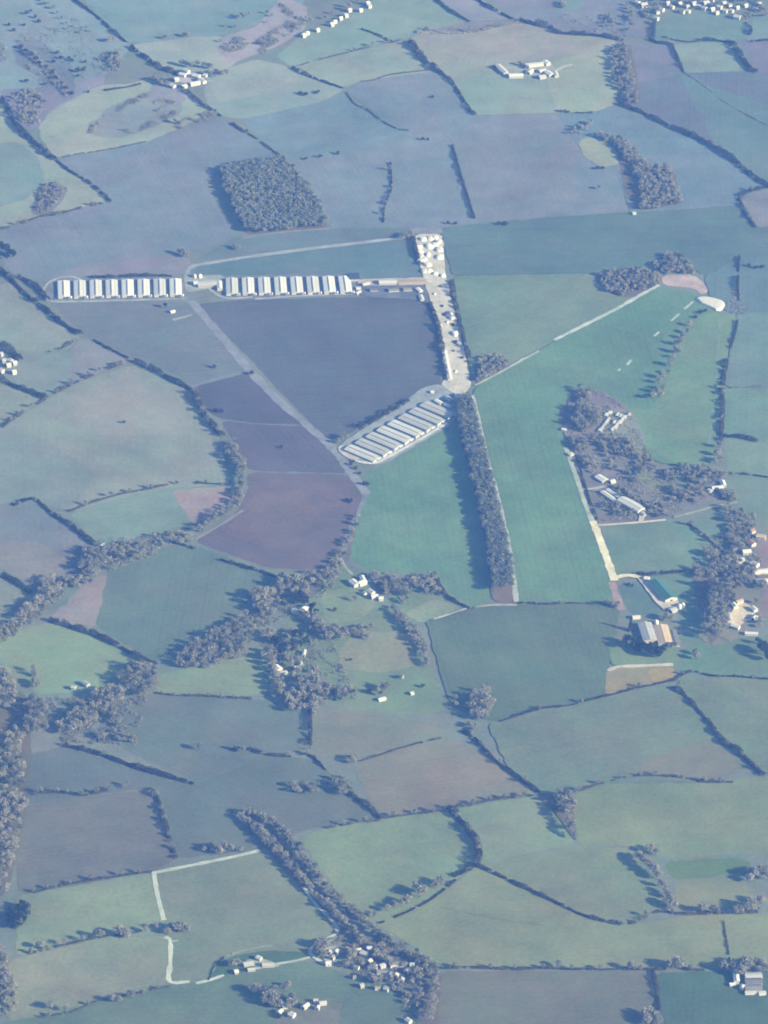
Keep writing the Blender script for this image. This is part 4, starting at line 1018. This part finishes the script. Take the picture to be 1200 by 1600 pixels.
HW = 'second from the north corner,in the middle of the north end,right of the north end middle,at the northeast corner,second row centre,second row right of centre,west edge uppermost,west edge second down,east edge below the corner,lowest on the east edge,west edge third down,small in the open centre,west edge lowest,small beside the west edge,large in the lower middle,south end right,south end left,small at the south end centre,small at the southeast corner'.split(',')
for (x, y, w, d), k in zip(HP, HW):
    heap(x, y, w*1.22, d*1.6, rng.uniform(3.0, 4.0), f"white plastic sheeted heap, {k} of the yard")
for x, y, w, d, k in [(705,488.5,10,11,'upper of two midway down the yard'),(707,496,11,12,'lower of two midway down the yard'),(711,520.5,10,14,'alone above the concrete bend')]:
    heap(x, y, w, d*1.2, 4, f"white plastic sheeted heap, {k}", group='white sheeted heaps along the yard')
for x, y, w, d, k, mt in [(691,478,5,8,'at the west edge, highest','soil'),(699,503,5,8,'in the middle between the white heaps','steel'),(714,508,5,7,'at the east edge above the lone white heap','soil'),(717,539,5,9,'at the east edge below the lone white heap','steel'),(709,548,4,6,'opposite the long narrow shed','soil'),(679,459,5,8,'at the turn of the link road','steel'),(688,447,5,6,'just below the white heaps','soil'),(712,580,5,7,'lowest, opposite the end of the long shed','steel')]:
    heap(x, y, w, d, 2.2, f"small {'dark' if mt == 'soil' else 'grey'} heap on the yard, {k}", mt, 'stored_heap', 'heap', 'small stored heaps on the yard', 2.4)
heap(687,512,7,36,2.6, 'long white sheeted windrow on the west side of the yard', group='white sheeted heaps along the yard', sq=4)
for x, y, w, d, k in [(696,491,7,13,'beside the paired white heaps'),(709,507,6,12,'right of the long white windrow'),(712,534,7,12,'below the lone white heap'),(722,558.5,6,6,'at the yard edge by the small wood')]:
    heap(x, y, w, d, 3, f"dark soil heap on the yard, {k}", 'soil', 'soil_heap', 'soil heap', 'dark heaps on the yard', 2.2)
def clamp(s, h, label, mat='sheet'):
    """a flat-topped sheeted clamp: its outline on the ground, its top drawn in"""
    w = smooth_poly(W(s), step=4, jit=.8); c = w.mean(0); n = len(w); V, F = [], []
    for f, z in ((1, -.2), (.93, h*.7), (.84, h), (.45, h*1.08)):
        V += [(p[0]-c[0], p[1]-c[1], z + (rng.normal(0, .12) if z > 0 else 0)) for p in c + (w-c)*f]
    for j in range(3): F += [(j*n+i, j*n+(i+1)%n, (j+1)*n+(i+1)%n, (j+1)*n+i) for i in range(n)]
    F.append(tuple(3*n+i for i in range(n)))
    me = mesh_from('sheeted_clamp', V, F, M[mat]); o = link('sheeted_clamp', me); o.location = (c[0], c[1], .25)
    return tag(o, label, 'feed clamp')
clamp("1086,466 1104,464 1118,468 1132,472 1133,481 1122,488 1112,483 1101,478 1090,472", 3.0, 'big white sheeted feed clamp at the end of the track')
# ---- other buildings of the airfield
B = building
B('storage_shed','shed','long narrow white shed down the lower yard',693.5,545,703.5,593,7,'white_roof','white_wall',3,.2)
B('storage_shed','shed','long white shed at the left end of the link road',592,440,620,439.5,12,'white_roof','white_wall',4,.2)
B('storage_shed','shed','pinkish low shed right of the long white shed',622,441.5,664,439.5,9,'tan_roof','grey_wall',3,.2)
for a, k in [((607,453,623,452,9),'left of two below the link road'),((630,451.5,643,451,9),'right of two below the link road'),((578,452.5,590,452,8),'nearest the row of white sheds')]:
    B('storage_shed','shed','dull grey low shed, ' + k,*a,'grey_roof','grey_wall',3,.25, group='dull sheds below the link road')
for a, k in [((652,450,658,455,7),'at the yard corner'),((657,461,660,468,6),'standing end-on at the yard edge'),((566,444,577,441,6),'below the blue-roofed shed'),((556,450,563,449,6),'at the end of the row of sheds'),((556,458,563,454,5),'lowest at the end of the row')]:
    B('outbuilding','shed','small white outbuilding ' + k,*a,'white_roof','white_wall',2.8,.3, group='small white outbuildings')
B('machinery_shed','shed','dark blue roofed shed at the end of the upper row',547,431,561,430.5,22,'dark_roof','grey_wall',4,.2)
B('office_building','building','long pale flat building between the two upper rows',309,443.5,340,442,16,'pale_roof','grey_wall',3.5,.1)
B('office_building','building','bright white block at the crossing of the tracks',303,441,309,441,11,'white_roof','white_wall',4,.25)
B('storage_shed','shed','tall white shed beside the first right-row shed',342.5,439.5,343.5,451,8,'white_roof','white_wall',4,.25)
for x, k in ((304,'left'),(312.5,'right')):
    heap(x,430.5,6.5,10,5,f"round white tank, {k} of the pair above the crossing",'sheet','water_tank','tank','white tanks by the crossing',2)
B('outbuilding','shed','small white hut in the field below the left row',266,487,273,485,5,'white_roof','white_wall',2.6,.3)
for a, k in [((711,616.5,722,617,12),'nearest the belt wood'),((698,620,706,625,9),'below the concrete bend'),((694,630,704,636,6),'nearest the topmost lower shed'),((681,625,690,630,7),'at the head of the lower row'),((673,612,678,612,6),'on the field edge above the lower row'),((716,633,719,640,5),'in the belt wood shadow')]:
    B('outbuilding','shed','white outbuilding ' + k,*a,'white_roof','white_wall',3,.3, group='white outbuildings between yard and lower row')
# ---- the farms at the right
B('barn','barn','long white barn, the biggest of the lane farm',970,778,1003,796,17,'white_roof','white_wall',4.5,.25, doors=2)
B('barn','barn','white narrow shed, lower of the two beside the big barn',941,767.5,961.5,782,7.5,'white_roof','white_wall',3,.25)
B('barn','barn','white narrow shed, upper of the two beside the big barn',949,764.5,970,778,6.5,'white_roof','white_wall',3,.25)
B('barn','barn','white shed standing apart above the lane farm',933.5,743,946,751,12,'white_roof','white_wall',3.5,.25)
B('house','house','pale cottage beside the upper lane farm shed',953,752,960,750,8,'pale_roof','white_wall',3.8,.5,chimney=True,windows=2)
B('barn','barn','small white barn right of the long white barn',1014,794,1024,784.5,9,'white_roof','white_wall',3.2,.3)
B('outbuilding','shed','small grey shed at the foot of the big white barn',1003,800,1007,805,5,'pale_roof','grey_wall',2.6,.3)
B('house','house','white L-plan house among trees, its long wing',1112,762,1129,760,8,'white_roof','white_wall',4.4,.45,chimney=True,windows=3)
B('house','house','white L-plan house among trees, its short wing',1128,751,1131,758,7,'white_roof','white_wall',4.2,.45,windows=1)
B('outbuilding','shed','small white shed below the L-plan house',1108,764,1112,768,6,'white_roof','white_wall',2.8,.3)
for a, r, k in [((1160,861,1173,860),'white_roof','upper of the white pair'),((1152,874.5,1162,873),'white_roof','lower of the white pair'),((1172,829,1178,827),'red_roof','red-roofed and topmost'),((1182,836,1196,838),'tan_roof','buff-roofed near the right edge'),((1170,845,1178,850),'red_roof','red-roofed below the buff one'),((1174,878,1184,882),'pale_roof','pale, right of the white pair')]:
    B('house','house','hamlet house at the right, ' + k,*a,9,r,'white_wall',4.6,.5, group='houses of the right-hand hamlet', chimney=True, windows=2)
B('barn','barn','long pale barn cut by the right edge, upper one',1178,893,1212,889,10,'white_roof','white_wall',3.5,.25)
B('barn','barn','long pale barn cut by the right edge, lower one',1181,908,1212,906,9,'white_roof','white_wall',3.5,.25)
B('barn','barn','long green-roofed barn beside the pale farm yard',1023,906,1049,935,19,'green_roof','white_wall',5,.3, doors=2)
B('outbuilding','shed','small white shed at the top of the green barn',1007,902.5,1014,904,8,'white_roof','white_wall',3,.3)
B('outbuilding','shed','low pale shed below the green barn',1047,953,1056,950,11,'pale_roof','grey_wall',3,.25)
for x, y, k in ((1061.5,946.5,'left'),(1067,945,'right')):
    heap(x,y,7,9,6,f"round white silo, {k} of the two below the green barn",'sheet','silo','silo','white silos',2)
B('barn','barn','pale wide barn beside the dark conifers',1007,973,1016,1001,19,'pale_roof','grey_wall',5,.22, doors=2)
B('barn','barn','buff-roofed wide barn, right of the pale one',1032,977,1040,1006,20,'tan_roof','grey_wall',5,.22, doors=2)
B('barn','barn','mauve-grey lean barn at the far side of the buff one',1050,985,1056,1008,11,'grey_roof','grey_wall',4,.22)
B('outbuilding','shed','white shed at the head of the conifers',988,964,1000,963,6,'white_roof','white_wall',3,.3)
for x, y, k in ((1025.5,971.5,'at the corner of the pale barn'),(1022.5,986,'between the two wide barns')):
    heap(x,y,7,9,5,f"round white tank {k}",'sheet','water_tank','tank','tanks of the wide barns',2)
for a, r, k in [((1143,976,1155,980),'white_roof','lowest, white'),((1175,948,1181,953),'white_roof','white at the top right'),((1145,942,1150,948),'pale_roof','pale at the top left'),((1176,966,1182,961),'white_roof','white on the right side'),((1150,940,1160,937),'tan_roof','buff-roofed at the top'),((1138,958,1141,970),'pale_roof','long pale on the left side')]:
    B('barn','barn','barn round the cream farmyard, ' + k,*a,7,r,'white_wall',3.8,.4, group='barns round the cream farmyard')
B('barn','barn','low white shed below the cream farmyard',1164,989,1184,990,6,'white_roof','white_wall',3,.25)
# ---- middle farms
for a, w, k in [((549,906,558,913),10,'largest, left wing'),((560,911,571,907),9,'right wing'),((565,900,568,906),7,'upper end')]:
    B('farmhouse','house','bright white farm building at the lane end, ' + k,*a,w,'white_roof','white_wall',4.5,.4, group='white farm buildings at the lane end', chimney=(k[0]=='l'))
for a, w, r, k in [((575,921,583,926),8,'pale_roof','pale and long'),((580,931,590,930),9,'white_roof','white in the middle'),((592,934,599,934),7,'white_roof','white and lowest'),((568,925,571,928),5,'pale_roof','pale and small')]:
    B('cottage','house','cottage on the lane below the white farm, ' + k,*a,w,r,'white_wall',4,.45, group='cottages on the lane', chimney=True)
for a, w, r, k in [((457,953,473,957),8,'pale_roof','long pale lower wing'),((472,951,482,946),8,'white_roof','white upper wing'),((480,960,484,963),5,'pale_roof','small pale shed'),((397,944,400,948),6,'white_roof','white cottage left of the trees'),((474,1024,476,1016),5,'pale_roof','thin pale shed by the drive'),((460,1043,469,1042),5,'pale_roof','low pale shed above the farmhouse'),((470,1035,471,1038),4,'pale_roof','tiny pale hut')]:
    B('house','house','wooded hamlet building, ' + k,*a,w,r,'white_wall',4,.4, group='buildings of the wooded hamlet')
B('farmhouse','house','white farmhouse among dark trees, the upper block',429,1040,437,1046,11,'white_roof','white_wall',4.8,.45,chimney=True,windows=2)
B('farmhouse','house','white low wing below the white farmhouse',434,1052.5,448,1049,6,'white_roof','white_wall',3,.4)
for a, k in [((625,1056,630,1057),'topmost'),((641,1083,646,1082),'rightmost'),((591,1093,602,1090),'largest and lowest')]:
    B('field_shelter','shed','white field shelter on the paddocks, ' + k,*a,6,'white_roof','white_wall',2.6,.3, group='white shelters on the paddocks')
for a, k in [((112,1073,118,1074),'leftmost'),((130,1065,138,1070),'second from left'),((143,1078,152,1077),'lowest'),((185,1070,198,1075),'long one on the right'),((157,853,163,850),'by the stream wood above')]:
    B('cottage','house','pale cottage by the wooded stream, ' + k,*a,6.5,'pale_roof','white_wall',3.8,.45, group='cottages by the stream')
# ---- left edge hamlet, top left farmstead, top hamlet
for a, k in [((20,566,26,565),'rightmost'),((19,580,25,579),'lowest right'),((4,562,10,562),'topmost'),((10,569,17,568),'central'),((0,577,5,579),'lowest left'),((0,552,4,551),'cut by the edge'),((14,561,19,563),'second from top')]:
    B('house','house','pale house of the left edge hamlet, ' + k,*a,7.5,'white_roof' if k[0] in 'rl' else 'pale_roof','white_wall',4.6,.5, group='houses of the left edge hamlet', chimney=True)
for a, w, r, k in [((272,122.5,279,121.5),10,'white_roof','white at the left'),((302,116,312,118),11,'white_roof','largest white, in the middle'),((297,130,312,127),8,'white_roof','long white at the front'),((311,122,320,127),8,'white_roof','white at the right corner'),((281,114,290,116),9,'pale_roof','grey-mauve at the top left'),((284,134,291,132),9,'pale_roof','pale at the front left'),((288,108,295,111),8,'pale_roof','pale at the back'),((318,116,323,117),7,'pale_roof','small at the back right'),((266,131,273,134),8,'pale_roof','small pale, lowest left')]:
    B('barn','barn','farmstead barn at top left, ' + k,*a,w,r,'white_wall',4.4,.35, group='barns of the top left farmstead')
HX = [(474,53),(480,50),(496,45),(518,36),(523,32),(532,27),(546,14),(563,14),(577,8),(574,3),(540,22)]
for i, (x, y) in enumerate(sorted(HX)):
    B('house','house','white house in the roadside terrace at the top, ' + (rank(i, len(HX)).strip()),x-2.5,y+.7,x+2.5,y-.7,6.5 if i % 3 else 8.5,'white_roof' if i % 2 else 'pale_roof','white_wall',5,.45, group='houses of the roadside hamlet', chimney=True)
for a, w, r, k in [((777.5,101,791,113.5),10,'white_roof','long diagonal white one at the left'),((795,116.5,817,116),12,'white_roof','long white one at the front left'),((825,113,831,108),8,'white_roof','small diagonal one in the middle'),((821,101,848,97.5),10,'white_roof','long pale one at the back'),((851,94.5,857,99),9,'white_roof','white one at the back right'),((842,119,852,117.5),10,'white_roof','white one at the front right'),((854,111,862,116),10,'white_roof','bright one at the right end'),((842,110,852,108),9,'pale_roof','pale one inside the yard'),((824,104,827,99),8,'pale_roof','short pale one at the back left'),((867,112,870,118),7,'pale_roof','pale one on the drive')]:
    B('barn','barn','barn of the top farm, ' + k,*a,w,r,'white_wall',4.4,.3, group='barns of the white-yard farm')
# ---- the village at the top right
VX = [(1006,5,15),(996,2,9),(1034,13,9),(1027,17,8),(1026,27,8),(1066,16,10),(1075,15.5,9),(1084,3,9),(1100,11,10),(1103,2,13),(1115,6,10),(1113,12.5,9),(1124,9,11),(1131,3,9),(1133,15,10),(1143,15,8),(1152,24,15),(1074,8,8),(1092,8,8),(1062,4,8),(1050,9,8),(1043,3,8),(1093,-3,9),(1113,-3,9),(1140,6,8),(1152,10,8),(1165,7,8),(1180,12,9),(1186,4,8),(1120,18,8)]
VX.sort()
for i, (x, y, w) in enumerate(VX):
    B('house','house',f"{'large' if w > 12 else 'small'} white house of the far top village, {rank(i, len(VX)).strip()}",x-w*.32,y+(.6 if i % 2 else -.9),x+w*.32,y-(.6 if i % 2 else -.9),w*.75,('white_roof','pale_roof','white_roof','grey_roof','pale_roof')[i % 5],'white_wall',5,.45, group='houses of the far top village', chimney=True)
B('barn','barn','tiny white barn at the foot of the crescent wood',988,332.5,993,332,7,'white_roof','white_wall',3,.3)
B('outbuilding','shed','white hut at the top of the farm lane',890,708,894,711,7,'white_roof','white_wall',3,.3)
B('outbuilding','shed','white sliver of a shed beside the round copse',878,670,884,671,6,'white_roof','white_wall',3,.3)
# scrapyard rows by the round copse
SC = [(938,672),(942,667),(945,663),(948,659),(951,655),(948,648),(953,645),(957,671),(961,668),(964,664),(968,660),(972,656),(976,652),(983,648),(965,648),(970,650),(960,660)]
for i, (x, y) in enumerate(sorted(SC)):
    B('storage_container','container',f"white storage container beside the round copse, {rank(i, len(SC)).strip()}",x-1.4,y+2.2,x+1.4,y-2.2,3.4 if i % 3 else 5,'white_roof','white_wall',2.7,.06, group='white containers beside the round copse', doors=1)
# ---- the villages at the bottom
LV = [(509,1478,6,7,'w',0),(514,1487,5,12,'w',1.3),(525,1486,7,14,'w',1.0),(519,1495,6,7,'p',1),(513,1504,9,7,'w',.1),(577,1481,8,9,'w',.1),(569,1489,12,13,'w',-.5),(560,1484,8,8,'w',.3),(592,1493,7,17,'p',1.0),(577,1501,7,8,'w',.9),(586,1509,7,8,'w',-.6),(597,1508,9,9,'w',.5),(607,1499,9,9,'w',-.2),(623,1505,17,14,'p',0),(637,1516,9,10,'w',.9),(582,1512,14,7,'p',-.3),(597,1518,16,8,'p',-.1),(609,1522,7,8,'p',1.2),(618,1523,6,9,'w',1.3),(627,1530,6,14,'w',1.4),(644,1507,7,7,'w',0),(656,1510,10,7,'p',-.3),(557,1511,8,7,'p',-.4),(554,1526,5,5,'p',0),(565,1539,6,7,'w',.4),(604,1544,8,9,'w',-.5),(590,1543,9,5,'p',.1),(551,1504,7,7,'p',-.5),(638,1594,10,7,'w',-.8),(612,1507,7,7,'p',.4)]
LV.sort()
main = [v for v in LV if v[0] > 540]; farm = [v for v in LV if v[0] <= 540]
for grp, nm, g in ((main,'bottom village','houses of the bottom village'),(farm,'white farm on the lane','buildings of the farm on the lane')):
    for i, (x, y, L, w, c, t) in enumerate(grp):
        dx, dy = L/2*math.cos(t), -L/2*math.sin(t)*.6
        B('house','house',f"{'pale' if c == 'w' else 'grey'} {'long' if max(L, w) > 12 else 'small'} building of the {nm}, {rank(i, len(grp)).strip()}",x-dx,y-dy,x+dx,y+dy,min(w, 9)*.85,('white_roof' if i % 2 else 'pale_roof') if c == 'w' else 'grey_roof','white_wall',4.4,.45, group=g, chimney=True, windows=1)
for a, w, r, k in [((452,1583,460,1586),8,'white_roof','white and lowest'),((473,1574,481,1568),6,'white_roof','white and diagonal'),((495,1576,497,1572),5,'white_roof','small and upright'),((499,1567,510,1566),5,'pale_roof','pale and long'),((490,1563,497,1563),5,'pale_roof','faint, at the top'),((434,1582,440,1578),6,'pale_roof','pale, at the left'),((451,1561,457,1566),7,'pale_roof','pale, by the dark trees'),((441,1572,449,1571),6,'pale_roof','pale, in the middle')]:
    B('house','house','building of the lowest hamlet, ' + k,*a,w,r,'white_wall',4.2,.45, group='buildings of the lowest hamlet', chimney=True)
for a, w, r, k in [((366,1518,372,1517),7,'white_roof','leftmost, on the lane'),((401,1495,408,1498),6,'white_roof','white at the top'),((387,1515,399,1514),4,'pale_roof','long and low at the front'),((380,1506,395,1503),8,'pale_roof','pale and wide'),((410,1507,428,1507),6,'pale_roof','pale at the right')]:
    B('barn','barn','barn of the bottom lane farm, ' + k,*a,w,r,'grey_wall',3.6,.35, group='barns of the bottom lane farm')
B('barn','barn','tall white barn at the bottom right farm',1149.5,1522,1151,1534,7,'white_roof','white_wall',5,.35)
B('barn','barn','small white shed below the tall white barn',1140,1538,1149,1537.5,5,'white_roof','white_wall',3,.3)
heap(1160,1542,8,10,6,'round white silo at the bottom right farm','sheet','silo','silo',None,2)
for y, k in ((1524,'upper'),(1533,'middle'),(1543,'lower')):
    B('barn','barn',f"long grey barn of the bottom right farm, {k} of three",1164,y+.4,1190,y-.4,12,'grey_roof' if k != 'upper' else 'pale_roof','grey_wall',4,.25, group='grey barns of the bottom right farm')
B('barn','barn','long low white shed at the foot of the grey barns',1164,1551,1184,1550.5,5,'white_roof','white_wall',3,.3)
B('barn','barn','bright white shed at the end of the low one',1185,1551.5,1196,1550.5,6,'white_roof','white_wall',3.4,.3)
EXPOSURE = 0.90
# ------------------------------------------------------------------ light and air
SUN_EL, SUN_AZ = R(22), R(113)       # azimuth clockwise from straight ahead (+Y): to the right and a little behind us
def lighting():
    w = bpy.data.worlds.new('World'); sc = bpy.context.scene; sc.world = w; w.use_nodes = True
    nt = w.node_tree; bg = nt.nodes['Background']
    sky = nt.nodes.new('ShaderNodeTexSky'); sky.sky_type = 'NISHITA'; sky.sun_disc = False
    sky.sun_elevation = SUN_EL; sky.sun_rotation = SUN_AZ; sky.altitude = 0
    nt.links.new(sky.outputs[0], bg.inputs[0]); bg.inputs[1].default_value = SKY_STRENGTH
    l = bpy.data.lights.new('sun', 'SUN'); l.energy = SUN_STRENGTH; l.angle = R(.5); l.color = (1, .965, .925)
    o = bpy.data.objects.new('sun', l); C.objects.link(o)
    d = Vector((math.sin(SUN_AZ)*math.cos(SUN_EL), math.cos(SUN_AZ)*math.cos(SUN_EL), math.sin(SUN_EL)))
    o.rotation_euler = d.to_track_quat('Z', 'Y').to_euler(); o.location = (0, 0, 5000)
    me = bpy.data.meshes.new('haze'); s = 15500; t = HGT + 60
    v = [(x, y, z) for z in (-1.0, t) for (x, y) in ((-s,-s),(s,-s),(s,s),(-s,s))]
    me.from_pydata(v, [], [(3,2,1,0),(4,5,6,7),(0,1,5,4),(1,2,6,5),(2,3,7,6),(3,0,4,7)])
    m = bpy.data.materials.new('haze_air'); m.use_nodes = True; n = m.node_tree
    n.nodes.remove(n.nodes['Principled BSDF'])
    pv = n.nodes.new('ShaderNodeVolumePrincipled')
    pv.inputs['Color'].default_value = (*HAZE_COL, 1); pv.inputs['Density'].default_value = HAZE_DENS
    pv.inputs['Anisotropy'].default_value = .1
    pv.inputs['Absorption Color'].default_value = (1, 1, 1, 1)
    n.links.new(pv.outputs[0], n.nodes['Material Output'].inputs['Volume'])
    o = link('haze', me, m); o['kind'] = 'stuff'
SUN_STRENGTH, SKY_STRENGTH, HAZE_DENS, HAZE_COL = 5.0, .05, 5.8e-5, (.125, .315, .96)
lighting()
sc = bpy.context.scene
sc.view_settings.view_transform = 'Standard'; sc.view_settings.look = 'None'
sc.view_settings.exposure = EXPOSURE; sc.view_settings.gamma = 1
sc.view_settings.use_curve_mapping = False
sc.render.engine = 'CYCLES'
sc.cycles.use_denoising = True
sc.cycles.max_bounces = 4; sc.cycles.diffuse_bounces = 2; sc.cycles.volume_bounces = 1
sc.cycles.filter_width = 1.75
